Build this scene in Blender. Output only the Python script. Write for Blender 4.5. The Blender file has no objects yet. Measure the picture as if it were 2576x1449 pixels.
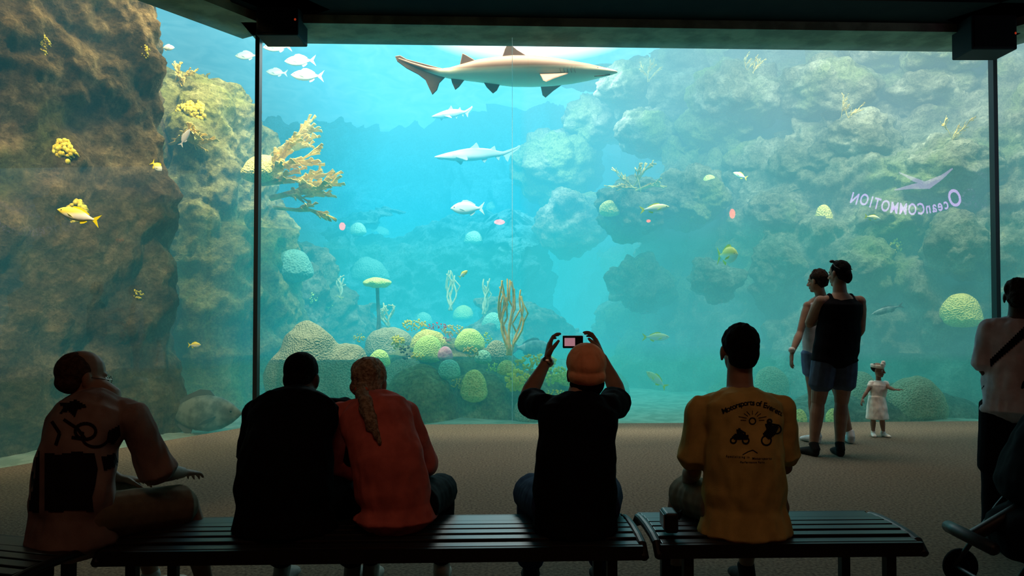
import bpy, bmesh, math, random
from mathutils import Vector, Matrix, noise, Euler
from mathutils.bvhtree import BVHTree
V = Vector
random.seed(7)
sc = bpy.context.scene
sc.view_settings.view_transform = 'Standard'
sc.view_settings.exposure = .42
F = 1900.0
P = math.atan(45.5 / F)
CAM = V((0, 0, 1.4))
UP = V((0, 0, 1))

def W(px, py, d):
    u = (px - 1288) / F; v = (724.5 - py) / F
    dy = math.cos(P) - v * math.sin(P); dz = math.sin(P) + v * math.cos(P)
    k = d / dy
    return V((u * k, d, 1.4 + dz * k))

# ---------------------------------------------------------------- materials
def M(name, col, rough=.6, col2=None, scale=5, bump=0, bscale=20, emit=None, estr=0, metal=0, pattern='noise', coord='Object', lo=.4, hi=.6, bdist=.02, spec=.5):
    m = bpy.data.materials.new(name); m.use_nodes = True
    nt = m.node_tree; b = nt.nodes['Principled BSDF']
    b.inputs['Roughness'].default_value = rough
    b.inputs['Metallic'].default_value = metal
    b.inputs['Specular IOR Level'].default_value = spec
    b.inputs['Base Color'].default_value = (*col, 1)
    tc = nt.nodes.new('ShaderNodeTexCoord')
    if col2 is not None:
        r = nt.nodes.new('ShaderNodeValToRGB')
        r.color_ramp.elements[0].color = (*col, 1); r.color_ramp.elements[1].color = (*col2, 1)
        r.color_ramp.elements[0].position = lo; r.color_ramp.elements[1].position = hi
        if pattern == 'gradz':
            s = nt.nodes.new('ShaderNodeSeparateXYZ')
            nt.links.new(tc.outputs['Generated'], s.inputs[0]); nt.links.new(s.outputs[2], r.inputs[0])
        elif pattern == 'voro':
            n = nt.nodes.new('ShaderNodeTexVoronoi'); n.inputs['Scale'].default_value = scale
            nt.links.new(tc.outputs[coord], n.inputs['Vector']); nt.links.new(n.outputs['Distance'], r.inputs[0])
        else:
            n = nt.nodes.new('ShaderNodeTexNoise'); n.inputs['Scale'].default_value = scale; n.inputs['Detail'].default_value = 6
            nt.links.new(tc.outputs[coord], n.inputs['Vector']); nt.links.new(n.outputs[0], r.inputs[0])
        nt.links.new(r.outputs[0], b.inputs['Base Color'])
    if bump:
        n = nt.nodes.new('ShaderNodeTexNoise' if pattern != 'voro' else 'ShaderNodeTexVoronoi')
        n.inputs['Scale'].default_value = bscale
        if pattern != 'voro': n.inputs['Detail'].default_value = 8
        nt.links.new(tc.outputs[coord], n.inputs['Vector'])
        bp = nt.nodes.new('ShaderNodeBump'); bp.inputs['Strength'].default_value = bump; bp.inputs['Distance'].default_value = bdist
        nt.links.new(n.outputs[0], bp.inputs['Height']); nt.links.new(bp.outputs[0], b.inputs['Normal'])
    if emit:
        b.inputs['Emission Color'].default_value = (*emit, 1); b.inputs['Emission Strength'].default_value = estr
    return m

def rock_mat(name, dark, mid, light, alg, sc1=.9):
    m = bpy.data.materials.new(name); m.use_nodes = True
    nt = m.node_tree; b = nt.nodes['Principled BSDF']; b.inputs['Roughness'].default_value = .9
    b.inputs['Specular IOR Level'].default_value = .1
    tc = nt.nodes.new('ShaderNodeTexCoord')
    n1 = nt.nodes.new('ShaderNodeTexNoise'); n1.inputs['Scale'].default_value = sc1 * 3; n1.inputs['Detail'].default_value = 10; n1.inputs['Roughness'].default_value = .65
    n2 = nt.nodes.new('ShaderNodeTexNoise'); n2.inputs['Scale'].default_value = sc1; n2.inputs['Detail'].default_value = 4
    n3 = nt.nodes.new('ShaderNodeTexNoise'); n3.inputs['Scale'].default_value = 22; n3.inputs['Detail'].default_value = 8; n3.inputs['Roughness'].default_value = .7
    v = nt.nodes.new('ShaderNodeTexVoronoi'); v.inputs['Scale'].default_value = 9
    for n in (n1, n2, n3, v): nt.links.new(tc.outputs['Object'], n.inputs['Vector'])
    r = nt.nodes.new('ShaderNodeValToRGB')
    r.color_ramp.elements[0].position = .32; r.color_ramp.elements[0].color = (*dark, 1)
    r.color_ramp.elements[1].position = .68; r.color_ramp.elements[1].color = (*light, 1)
    e = r.color_ramp.elements.new(.5); e.color = (*mid, 1)
    nt.links.new(n1.outputs[0], r.inputs[0])
    r2 = nt.nodes.new('ShaderNodeValToRGB'); r2.color_ramp.elements[0].position = .52; r2.color_ramp.elements[1].position = .66
    nt.links.new(n2.outputs[0], r2.inputs[0])
    mx = nt.nodes.new('ShaderNodeMix'); mx.data_type = 'RGBA'
    nt.links.new(r2.outputs[0], mx.inputs[0]); nt.links.new(r.outputs[0], mx.inputs[6]); mx.inputs[7].default_value = (*alg, 1)
    mm = nt.nodes.new('ShaderNodeMix'); mm.data_type = 'RGBA'; mm.blend_type = 'MULTIPLY'; mm.inputs[0].default_value = .6
    r3 = nt.nodes.new('ShaderNodeValToRGB'); r3.color_ramp.elements[0].position = .35; r3.color_ramp.elements[1].position = .6
    r3.color_ramp.elements[0].color = (.25, .25, .25, 1)
    nt.links.new(n3.outputs[0], r3.inputs[0])
    nt.links.new(mx.outputs[2], mm.inputs[6]); nt.links.new(r3.outputs[0], mm.inputs[7])
    nt.links.new(mm.outputs[2], b.inputs['Base Color'])
    ad = nt.nodes.new('ShaderNodeMath'); ad.operation = 'ADD'
    nt.links.new(n3.outputs[0], ad.inputs[0]); nt.links.new(v.outputs[0], ad.inputs[1])
    bp = nt.nodes.new('ShaderNodeBump'); bp.inputs['Strength'].default_value = 1; bp.inputs['Distance'].default_value = .08
    nt.links.new(ad.outputs[0], bp.inputs['Height']); nt.links.new(bp.outputs[0], b.inputs['Normal'])
    return m

# ---------------------------------------------------------------- objects
def acc(p):
    l = V((0, 0, 0))
    while p: l = l + p.location; p = p.parent
    return l

def meta(o, label=None, cat=None, group=None, kind=None, category=None):
    if label: o['label'] = label
    if cat or category: o['category'] = cat or category
    if group: o['group'] = group
    if kind: o['kind'] = kind

def obj(name, me, mats, parent=None, smooth=True, recenter=True, **k):
    if isinstance(me, MB): me = me.mesh(name)
    me.name = name
    if not isinstance(mats, (list, tuple)): mats = [mats]
    idx = [p.material_index for p in me.polygons]
    me.materials.clear()
    for m in mats: me.materials.append(m)
    me.polygons.foreach_set('material_index', idx)
    me.polygons.foreach_set('use_smooth', [smooth] * len(me.polygons))
    o = bpy.data.objects.new(name, me); sc.collection.objects.link(o)
    c = V((0, 0, 0))
    if recenter and len(me.vertices):
        xs = [v.co.x for v in me.vertices]; ys = [v.co.y for v in me.vertices]; zs = [v.co.z for v in me.vertices]
        c = V(((min(xs) + max(xs)) / 2, (min(ys) + max(ys)) / 2, min(zs)))
        me.transform(Matrix.Translation(-c))
    if parent: o.parent = parent
    o.location = c - acc(parent)
    meta(o, **k)
    return o

def empty(name, loc, **k):
    o = bpy.data.objects.new(name, None); o.empty_display_size = .1
    sc.collection.objects.link(o); o.location = loc; meta(o, **k); return o

class MB:
    def __init__(s): s.v = []; s.f = []; s.m = []
    def add(s, vs, fs, mi=0):
        n = len(s.v); s.v += [V(a) for a in vs]; s.f += [[i + n for i in f] for f in fs]; s.m += [mi] * len(fs)
    def mesh(s, name='m'):
        me = bpy.data.meshes.new(name); me.from_pydata(s.v, [], s.f); me.update()
        if any(s.m): me.polygons.foreach_set('material_index', s.m)
        bm = bmesh.new(); bm.from_mesh(me); bmesh.ops.recalc_face_normals(bm, faces=bm.faces); bm.to_mesh(me); bm.free()
        return me
    def box(s, c, h, R=None, mi=0):
        c = V(c); vs = []
        for x in (-1, 1):
            for y in (-1, 1):
                for z in (-1, 1):
                    p = V((x * h[0], y * h[1], z * h[2]))
                    if R: p = R @ p
                    vs.append(c + p)
        s.add(vs, [(0, 1, 3, 2), (4, 6, 7, 5), (0, 4, 5, 1), (2, 3, 7, 6), (0, 2, 6, 4), (1, 5, 7, 3)], mi)
    def ell(s, c, r, R=None, n=14, m=9, mi=0):
        c = V(c); vs = [V((0, 0, r[2]))]
        for i in range(1, m):
            t = math.pi * i / m
            for j in range(n):
                a = 2 * math.pi * j / n
                vs.append(V((r[0] * math.sin(t) * math.cos(a), r[1] * math.sin(t) * math.sin(a), r[2] * math.cos(t))))
        vs.append(V((0, 0, -r[2])))
        if R: vs = [R @ p for p in vs]
        vs = [p + c for p in vs]
        fs = [(0, 1 + j, 1 + (j + 1) % n) for j in range(n)]
        for i in range(m - 2):
            for j in range(n):
                a = 1 + i * n + j; b = 1 + i * n + (j + 1) % n
                fs.append((a, a + n, b + n, b))
        L = len(vs) - 1; b0 = 1 + (m - 2) * n
        fs += [(L, b0 + (j + 1) % n, b0 + j) for j in range(n)]
        s.add(vs, fs, mi)
    def loft(s, pts, rads, lat=V((1, 0, 0)), n=12, cap=.6, mi=0, lats=None):
        pts = [V(p) for p in pts]; rads = [(r, r) if not isinstance(r, (tuple, list)) else r for r in rads]
        k = len(pts); rings = []
        lats = lats or [lat] * k
        for i in range(k):
            t = (pts[min(i + 1, k - 1)] - pts[max(i - 1, 0)]).normalized()
            l = lats[i] - t * lats[i].dot(t)
            if l.length < 1e-3: l = t.orthogonal()
            l.normalize(); nn = t.cross(l)
            rings.append((pts[i], t, l, nn, rads[i]))
        allr = []
        p, t, l, nn, r = rings[0]; mr = min(r) * cap
        allr.append((p - t * mr * .8, l, nn, (r[0] * .6, r[1] * .6)))
        for (p, t, l, nn, r) in rings: allr.append((p, l, nn, r))
        p, t, l, nn, r = rings[-1]; mr2 = min(r) * cap
        allr.append((p + t * mr2 * .8, l, nn, (r[0] * .6, r[1] * .6)))
        vs = []
        for (p, l, nn, r) in allr:
            for j in range(n):
                a = 2 * math.pi * j / n
                vs.append(p + l * r[0] * math.cos(a) + nn * r[1] * math.sin(a))
        fs = []
        for i in range(len(allr) - 1):
            for j in range(n):
                a = i * n + j; b = i * n + (j + 1) % n
                fs.append((a, b, b + n, a + n))
        vs.append(rings[0][0] - rings[0][1] * mr); vs.append(rings[-1][0] + rings[-1][1] * mr2)
        A = len(vs) - 2; B = A + 1; e = (len(allr) - 1) * n
        fs += [(A, (j + 1) % n, j) for j in range(n)] + [(B, e + j, e + (j + 1) % n) for j in range(n)]
        s.add(vs, fs, mi)
    def prism(s, poly, off, mi=0):
        n = len(poly); poly = [V(p) for p in poly]; off = V(off)
        vs = [p - off / 2 for p in poly] + [p + off / 2 for p in poly]
        fs = [tuple(range(n))[::-1], tuple(range(n, 2 * n))] + [(i, (i + 1) % n, (i + 1) % n + n, i + n) for i in range(n)]
        s.add(vs, fs, mi)

def remesh(mb, voxel=.008, it=3, wr=0, wf=9):
    me = mb.mesh('tmp'); o = bpy.data.objects.new('tmp', me); sc.collection.objects.link(o)
    m = o.modifiers.new('r', 'REMESH'); m.mode = 'VOXEL'; m.voxel_size = voxel
    if it:
        s = o.modifiers.new('s', 'SMOOTH'); s.factor = .5; s.iterations = it
    dg = bpy.context.evaluated_depsgraph_get()
    r = bpy.data.meshes.new_from_object(o.evaluated_get(dg))
    bpy.data.objects.remove(o); bpy.data.meshes.remove(me)
    if wr:
        nr = [v.normal.copy() for v in r.vertices]
        for v, n in zip(r.vertices, nr):
            c = v.co
            q = noise.noise(V((c.x * wf, c.y * wf, c.z * wf * .6))) + .5 * noise.noise(V((c.x * wf * 2.3 + 5, c.y * wf * 2.3, c.z * wf * 1.2)))
            v.co = c + n * wr * q
    return r

def lerp(a, b, t): return a + (b - a) * t

def catmull(pts, n):
    P_ = [pts[0] * 2 - pts[1]] + list(pts) + [pts[-1] * 2 - pts[-2]]
    k = len(pts) - 1; out = []
    for i in range(n):
        g = i / (n - 1) * k; a = min(int(g), k - 1); t = g - a
        p0, p1, p2, p3 = P_[a:a + 4]
        out.append(.5 * ((2 * p1) + (p2 - p0) * t + (2 * p0 - 5 * p1 + 4 * p2 - p3) * t * t + (3 * p1 - p0 - 3 * p2 + p3) * t ** 3))
    return out

# ================================================================= camera
cam = bpy.data.cameras.new('camera'); co = bpy.data.objects.new('camera', cam); sc.collection.objects.link(co)
cam.sensor_width = 36; cam.lens = F / 2576 * 36; cam.clip_start = .05
co.location = CAM; co.rotation_euler = (math.pi / 2 + P, 0, 0); sc.camera = co

# ================================================================= hall shell
L1 = V((-3.0, 8.9, 0)); R1 = V((5.91, 9.24, 0)); L0 = V((-5.95, 4.05, 0)); R0 = V((9.0, 4.2, 0))
HT = 4.63
m_floor = M('carpet', (.10, .072, .050), .95, (.29, .22, .155), 55, .6, 90, bdist=.01, lo=.3, hi=.7, spec=.1)
m_dark = M('dark_paint', (.005, .005, .005), .85, (.008, .008, .007), 3, spec=.08)
m_soffit = M('soffit_concrete', (.11, .115, .065), .85, (.19, .195, .115), 4, .3, 30)  # greenish tank light put into the concrete colour
m_black = M('black_metal', (.005, .005, .005), .5)
m_ceil = M('ceiling_paint', (.004, .004, .004), .95, (.006, .006, .006), 2, spec=.05)
mb = MB()
fp = [(-5.95, -5.2), (9, -5.2), (9, 4.2), (5.91, 9.24), (-3, 8.9), (-5.95, 4.05)]
mb.prism([V((x, y, -.06)) for x, y in fp], (0, 0, .12))
obj('floor', mb, m_floor, smooth=False, recenter=False, kind='structure', label='speckled tan and brown carpet floor of the viewing hall')
mb = MB(); mb.prism([V((x, y, 5.6)) for x, y in fp], (0, 0, .1))
obj('ceiling', mb, m_ceil, smooth=False, recenter=False, kind='structure', label='dark painted ceiling of the viewing hall')
def wallq(name, a, b, z0, z1, mat, th=.12):
    mb = MB(); d = (b - a).normalized(); n = V((-d.y, d.x, 0)) * th
    mb.prism([a + UP * z0, b + UP * z0, b + UP * z1, a + UP * z1], n)
    return obj(name, mb, mat, smooth=False, recenter=False, kind='structure', label='dark painted wall of the viewing hall')
wallq('wall_left', V((-5.95, 4.0, 0)), V((-5.95, -5.2, 0)), 0, 5.6, m_dark)
wallq('wall_right', V((9, -5.2, 0)), V((9, 4.1, 0)), 0, 5.6, m_dark)
wallq('wall_back', V((-5.95, -5.2, 0)), V((9, -5.2, 0)), 0, 5.6, m_dark)

# glass
mg = bpy.data.materials.new('aquarium_glass'); mg.use_nodes = True; nt = mg.node_tree; nt.nodes.clear()
o_ = nt.nodes.new('ShaderNodeOutputMaterial'); t_ = nt.nodes.new('ShaderNodeBsdfTransparent'); g_ = nt.nodes.new('ShaderNodeBsdfGlossy')
g_.inputs['Roughness'].default_value = .005; mx = nt.nodes.new('ShaderNodeMixShader'); mx.inputs[0].default_value = .06
t_.inputs[0].default_value = (.98, 1, .99, 1)
nt.links.new(t_.outputs[0], mx.inputs[1]); nt.links.new(g_.outputs[0], mx.inputs[2]); nt.links.new(mx.outputs[0], o_.inputs[0])
def pane(name, a, b, label):
    mb = MB(); mb.add([a, b, b + UP * HT, a + UP * HT], [(0, 1, 2, 3)])
    o = obj(name, mb, mg, smooth=False, recenter=False, kind='structure', label=label); o.hide_viewport = True; return o
seam = lerp(L1, R1, .337)
pane('window_1', L0, L1, 'tall acrylic aquarium viewing pane angled to the main window')
pane('window_2', L1, seam, 'tall acrylic aquarium viewing pane')
pane('window_3', seam, R1, 'wide acrylic aquarium viewing pane')
pane('window_4', R1, R0, 'tall acrylic aquarium viewing pane angled to the main window')
def post(name, p, w, d, z0, z1, mat, label):
    mb = MB(); mb.box(p + UP * (z0 + z1) / 2, (w / 2, d / 2, (z1 - z0) / 2)); obj(name, mb, mat, smooth=False, kind='structure', label=label)
post('trim_1', L1 + V((0, -.02, 0)), .05, .1, 0, HT, m_black, 'thin black vertical joint between aquarium panes')
post('trim_2', R1 + V((0, -.02, 0)), .05, .1, 0, HT, m_black, 'thin black vertical joint between aquarium panes')
m_seam = bpy.data.materials.new('clear_silicone'); m_seam.use_nodes = True; nt = m_seam.node_tree; nt.nodes.clear()
o_ = nt.nodes.new('ShaderNodeOutputMaterial'); t_ = nt.nodes.new('ShaderNodeBsdfTransparent'); d_ = nt.nodes.new('ShaderNodeBsdfTranslucent'); d_.inputs[0].default_value = (.9, .9, .85, 1)
mx = nt.nodes.new('ShaderNodeMixShader'); mx.inputs[0].default_value = .35; t_.inputs[0].default_value = (.9, .9, .9, 1)
nt.links.new(t_.outputs[0], mx.inputs[1]); nt.links.new(d_.outputs[0], mx.inputs[2]); nt.links.new(mx.outputs[0], o_.inputs[0])
post('trim_3', seam, .008, .003, 0, HT, m_seam, 'hairline clear silicone seam in the aquarium window')
def lint(name, a, b, w0, w1, z0, z1, mat, label):
    d = (b - a).normalized(); n = V((d.y, -d.x, 0))
    mb = MB()
    mb.prism([a + n * w0 + UP * (z0 + z1) / 2, b + n * w0 + UP * (z0 + z1) / 2, b + n * w1 + UP * (z0 + z1) / 2, a + n * w1 + UP * (z0 + z1) / 2], (0, 0, z1 - z0))
    obj(name, mb, mat, smooth=False, recenter=False, kind='structure', label=label)
lint('trim_4', L1 + V((-.1, 0, 0)), R1 + V((.1, 0, 0)), -.3, .38, HT, HT + .12, m_soffit, 'concrete soffit above the aquarium window, green tank light put into its colour')
lint('trim_5', L0, L1, -.3, .30, HT, HT + .12, m_soffit, 'concrete soffit above the aquarium window, green tank light put into its colour')
lint('trim_6', R1, R0, -.3, .38, HT, HT + .12, m_soffit, 'concrete soffit above the aquarium window, green tank light put into its colour')
lint('trim_7', L1 + V((-.1, 0, 0)), R1 + V((.1, 0, 0)), .38, 1.0, HT + .10, HT + 1, m_dark, 'dark ceiling beam')
lint('trim_8', L0, L1 + V((.2, 0, 0)), .28, .9, HT + .1, HT + 1, m_dark, 'dark ceiling beam')
lint('trim_9', R1, R0, .38, 1.0, HT + .10, HT + 1, m_dark, 'dark ceiling beam')
mb = MB(); mb.loft([V((-4, 7.8, 4.80)), V((6.4, 8.1, 4.80))], [.012, .012], lat=UP)
obj('trim_10', mb, m_soffit, kind='structure', label='thin conduit running along the dark ceiling beam')

# speaker boxes
m_box = M('speaker_black', (.004, .004, .004), .7, spec=.2); m_grille = M('speaker_grille', (.003, .003, .003), .9, (.008, .008, .008), 200, .5, 200, spec=.1)
m_led = M('red_led', (.4, .02, .01), .4, emit=(1, .08, .02), estr=.2)
def speaker(c, w, h):
    e = empty('loudspeaker', c - UP * h / 2, label='black box loudspeaker hanging above the window joint', category='loudspeaker', group='loudspeakers above the window')
    mb = MB(); mb.box(c, (w / 2, .2, h / 2)); a = obj('cabinet', mb, m_box, e, smooth=False)
    bv = a.modifiers.new('b', 'BEVEL'); bv.width = .015; bv.segments = 2
    mb = MB(); mb.box(c + V((0, -.205, 0)), (w / 2 - .03, .01, h / 2 - .03)); obj('grille', mb, m_grille, e, smooth=False)
    mb = MB(); mb.box(c + V((0, 0, h / 2 + .1)), (.05, .05, .1)); obj('bracket', mb, m_black, e, smooth=False)
    mb = MB(); mb.ell(c + V((w / 2 - .03, -.215, -.02)), (.012, .006, .014)); obj('indicator_light', mb, m_led, e)
speaker(W(704, 54, 8.45) + V((0, .1, 0)), .47, .38)
speaker(W(2488, 88, 8.65) + V((0, .1, 0)), .52, .40)

# ================================================================= water (homogeneous layers, glow put in for scattered light)
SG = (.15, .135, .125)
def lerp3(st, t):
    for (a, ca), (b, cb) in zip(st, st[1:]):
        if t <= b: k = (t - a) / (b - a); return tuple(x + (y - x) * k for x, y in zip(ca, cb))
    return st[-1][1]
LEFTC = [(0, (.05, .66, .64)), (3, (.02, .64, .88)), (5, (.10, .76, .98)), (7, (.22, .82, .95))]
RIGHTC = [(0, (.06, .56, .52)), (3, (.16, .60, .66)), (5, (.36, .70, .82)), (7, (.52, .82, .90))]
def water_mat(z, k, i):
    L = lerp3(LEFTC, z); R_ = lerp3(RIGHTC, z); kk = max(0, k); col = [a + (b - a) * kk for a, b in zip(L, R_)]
    if k < 0: col = [c * .36 + w_ for c, w_ in zip(col, (.04, .03, 0))]  # haze glow dimmed around the left rock column
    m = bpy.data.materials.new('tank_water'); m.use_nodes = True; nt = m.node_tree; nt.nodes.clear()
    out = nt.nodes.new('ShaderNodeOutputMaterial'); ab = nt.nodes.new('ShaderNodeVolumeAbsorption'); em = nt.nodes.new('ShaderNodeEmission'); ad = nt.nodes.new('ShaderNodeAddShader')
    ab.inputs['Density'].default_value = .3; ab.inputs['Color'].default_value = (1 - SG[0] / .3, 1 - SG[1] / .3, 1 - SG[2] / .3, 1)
    em.inputs[0].default_value = (*[c * s for c, s in zip(col, SG)], 1); em.inputs[1].default_value = 1.0  # emission paints the haze that scattered light would give
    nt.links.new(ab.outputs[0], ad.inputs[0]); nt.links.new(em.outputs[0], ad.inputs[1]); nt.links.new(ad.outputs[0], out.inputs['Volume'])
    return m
FR = [(-14, 4.1), (-6.0, 4.1), (-3.03, 8.97), (5.94, 9.31), (9.1, 4.2), (14, 4.2)]
def fy(x):
    for (a, ya), (b, yb) in zip(FR, FR[1:]):
        if x <= b: return ya + (yb - ya) * (x - a) / (b - a)
    return FR[-1][1]
mb = MB(); wm = []
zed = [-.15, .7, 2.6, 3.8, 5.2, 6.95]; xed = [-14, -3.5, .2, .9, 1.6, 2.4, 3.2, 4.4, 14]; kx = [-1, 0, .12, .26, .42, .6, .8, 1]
G = .0015
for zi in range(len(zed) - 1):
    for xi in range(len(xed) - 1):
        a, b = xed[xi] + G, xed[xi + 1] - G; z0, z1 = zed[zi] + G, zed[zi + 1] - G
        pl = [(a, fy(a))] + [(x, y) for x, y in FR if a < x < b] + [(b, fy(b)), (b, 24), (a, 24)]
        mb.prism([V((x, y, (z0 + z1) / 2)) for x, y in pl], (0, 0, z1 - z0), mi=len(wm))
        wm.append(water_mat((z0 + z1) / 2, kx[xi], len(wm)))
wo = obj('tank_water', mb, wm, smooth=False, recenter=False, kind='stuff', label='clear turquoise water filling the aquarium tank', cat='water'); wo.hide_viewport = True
vp = [(-6.0, 4.1), (-3.03, 8.97), (5.94, 9.31), (9.1, 4.2), (14, 4.2), (14, 24), (-14, 24), (-14, 4.1)]
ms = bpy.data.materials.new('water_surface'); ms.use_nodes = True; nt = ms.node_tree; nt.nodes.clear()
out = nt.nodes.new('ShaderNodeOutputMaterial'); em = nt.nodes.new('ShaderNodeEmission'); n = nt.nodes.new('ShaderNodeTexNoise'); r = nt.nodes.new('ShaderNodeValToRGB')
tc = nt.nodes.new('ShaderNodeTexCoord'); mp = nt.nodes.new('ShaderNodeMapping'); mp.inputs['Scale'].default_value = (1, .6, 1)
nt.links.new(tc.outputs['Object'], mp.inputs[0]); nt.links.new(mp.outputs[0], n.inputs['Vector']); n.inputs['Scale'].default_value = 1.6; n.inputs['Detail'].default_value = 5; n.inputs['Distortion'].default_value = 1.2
r.color_ramp.elements[0].position = .35; r.color_ramp.elements[0].color = (.16, .66, .86, 1); r.color_ramp.elements[1].position = .75; r.color_ramp.elements[1].color = (.34, .88, 1.02, 1)  # surface emits this colour itself, standing in for daylight
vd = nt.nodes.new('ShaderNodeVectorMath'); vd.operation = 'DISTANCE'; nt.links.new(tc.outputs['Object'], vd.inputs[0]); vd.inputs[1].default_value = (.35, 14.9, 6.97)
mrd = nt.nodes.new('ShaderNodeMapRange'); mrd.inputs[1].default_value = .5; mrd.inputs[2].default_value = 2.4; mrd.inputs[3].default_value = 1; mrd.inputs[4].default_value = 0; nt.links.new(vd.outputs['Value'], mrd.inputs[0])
mxs = nt.nodes.new('ShaderNodeMix'); mxs.data_type = 'RGBA'; nt.links.new(mrd.outputs[0], mxs.inputs[0]); nt.links.new(r.outputs[0], mxs.inputs[6]); mxs.inputs[7].default_value = (7, 7, 6.5, 1)  # bright patch of light painted into the surface glow
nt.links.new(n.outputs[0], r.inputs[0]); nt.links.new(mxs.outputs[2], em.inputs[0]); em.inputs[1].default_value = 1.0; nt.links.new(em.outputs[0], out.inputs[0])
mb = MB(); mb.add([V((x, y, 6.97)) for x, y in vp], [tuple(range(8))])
obj('water_surface', mb, ms, smooth=False, recenter=False, kind='stuff', label='rippled surface of the aquarium water, daylight and bright patch painted in as glow', cat='water')
m_tank = M('tank_blue_paint', (.05, .30, .40), .9, (.07, .36, .46), .5)
wallq('wall_tank_far', V((-14, 24.1, 0)), V((14, 24.1, 0)), -.2, 7.2, m_tank)
wallq('wall_tank_left', V((-14.1, 4, 0)), V((-14.1, 24, 0)), -.2, 7.2, m_tank)
wallq('wall_tank_right', V((14.1, 4, 0)), V((14.1, 24, 0)), -.2, 7.2, m_tank)

# ================================================================= rocks
ROCKV = []; ROCKF = []
def reg(mb):
    n = len(ROCKV); ROCKV.extend(mb.v); ROCKF.extend([[i + n for i in f] for f in mb.f])
gl_n = V((.8545, -.5194, 0))
gr_d = (R0 - R1).normalized(); gr_n = V((gr_d.y, -gr_d.x, 0))
gc_d = (R1 - L1).normalized(); gc_n = V((gc_d.y, -gc_d.x, 0))
def clampg(p):
    a = (p - L1).dot(gl_n); b = (p - R1).dot(gr_n); c = (p - L1).dot(gc_n)
    k = min((a, gl_n), (b, gr_n), (c, gc_n), key=lambda q: q[0])
    if k[0] > -.12: p = p - k[1] * (k[0] + .12)
    return p
def rockd(p, amp, lump, seed, fq=1):
    q = V((p.x + seed * 7.3, p.y, p.z))
    d = amp * noise.fractal(q * .55, .9, 2.1, 3)
    f = noise.voronoi(q * 1.15 * fq + V((0, 0, noise.noise(q * 1.7) * .5)))[0]
    d += lump * (.75 - min(f[0], 1.2) ** 1.3 * 1.3)
    f = noise.voronoi(q * 3.3 * fq)[0]
    d += lump * .36 * (.6 - f[0])
    d += lump * .36 * noise.fractal(q * 3.5, .8, 2.2, 5)
    return d
def rock_ell(mb, c, r, seed, n=70, m=45, amp=.12, fq=1):
    k = len(mb.v); c = V(c)
    mb.ell(c, r, n=n, m=m)
    for i in range(k, len(mb.v)):
        p = mb.v[i]; d = (p - c).normalized()
        mb.v[i] = clampg(p + d * (rockd(p * 1.6, amp, amp, seed, fq)))
def rock_wall(label, plan, z0, zt, D, nu, nv, seed, mat, lean=0, amp=.35, lump=.3, bl=(), fq=1):
    pts = catmull([V((x, y, 0)) for x, y in plan], nu)
    if not callable(zt): zz = zt; zt = lambda u: zz
    mb = MB(); vs = []
    for i in range(nu):
        t = (pts[min(i + 1, nu - 1)] - pts[max(i - 1, 0)]).normalized(); n = V((t.y, -t.x, 0))
        T = zt(i / (nu - 1))
        for j in range(nv):
            th = j / (nv - 1) * math.pi / 2
            z = z0 + (T - z0) * max(0, math.sin(th)) ** .75
            bk = D * (1 - max(0, math.cos(th)) ** .75) + lean * z
            p = pts[i] - n * bk + UP * z
            d = rockd(p, amp, lump, seed, fq)
            vs.append(clampg(p + n * d + UP * d * .5 * math.sin(th)))
    fs = [(i * nv + j, (i + 1) * nv + j, (i + 1) * nv + j + 1, i * nv + j + 1) for i in range(nu - 1) for j in range(nv - 1)]
    mb.add(vs, fs)
    for k, (c, r) in enumerate(bl): rock_ell(mb, c, r, seed + k + 1, n=100, m=64, amp=.20, fq=1.2)
    reg(mb)
    return obj('rock_formation', mb, mat, label=label, cat='rock')

rk_brown = rock_mat('rock_brown', (.06, .034, .014), (.19, .118, .048), (.42, .29, .13), (.15, .14, .034))
rk_olive = rock_mat('rock_olive', (.16, .13, .04), (.42, .36, .12), (.75, .66, .28), (.50, .48, .12))
rk_grey = rock_mat('rock_grey', (.11, .11, .07), (.33, .32, .20), (.70, .67, .46), (.36, .44, .15), .6)
rk_back = rock_mat('rock_back', (.05, .24, .26), (.12, .36, .40), (.26, .52, .52), (.12, .40, .36), .5)  # blue green water haze put into the rock colour
rk_haze = rock_mat('rock_haze', (.14, .54, .70), (.18, .64, .80), (.28, .72, .88), (.18, .64, .76), .5)  # pale water haze painted into the far rock colour

rock_wall('towering rough brown rock column pressed close behind the glass',
          [(-4.95, 10.9), (-4.45, 9.8), (-4.05, 9.0), (-4.6, 8.15), (-5.45, 6.8), (-6.6, 4.9), (-7.8, 3.6)][::-1], -.1, 8.0, .1, 320, 280, 3, rk_brown, lean=.05, amp=.14, lump=.20, fq=1.3)
rock_wall('sunlit olive and tan rock outcrop with corals growing on it',
          [(-8, 10.6), (-5.6, 10.3), (-4.3, 10.3), (-3.55, 11.0), (-3.35, 12.2), (-4.2, 14), (-5.5, 17)], -.1,
          lambda u: 5.0 - .6 * max(0, u - .3), 1.2, 280, 190, 11, rk_olive, lean=.08, amp=.3, lump=.26, fq=1.4)
rock_wall('rock wall with painted blue haze at the far side of the tank',
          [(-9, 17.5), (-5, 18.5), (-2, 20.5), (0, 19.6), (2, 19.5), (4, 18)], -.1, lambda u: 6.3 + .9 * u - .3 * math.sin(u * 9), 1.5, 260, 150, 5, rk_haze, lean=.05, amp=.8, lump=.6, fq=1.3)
B = lambda px, py, d, rx, rz, ry=None: (W(px, py, d), (rx / F * d, (ry or rx) / F * d, rz / F * d))
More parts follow.
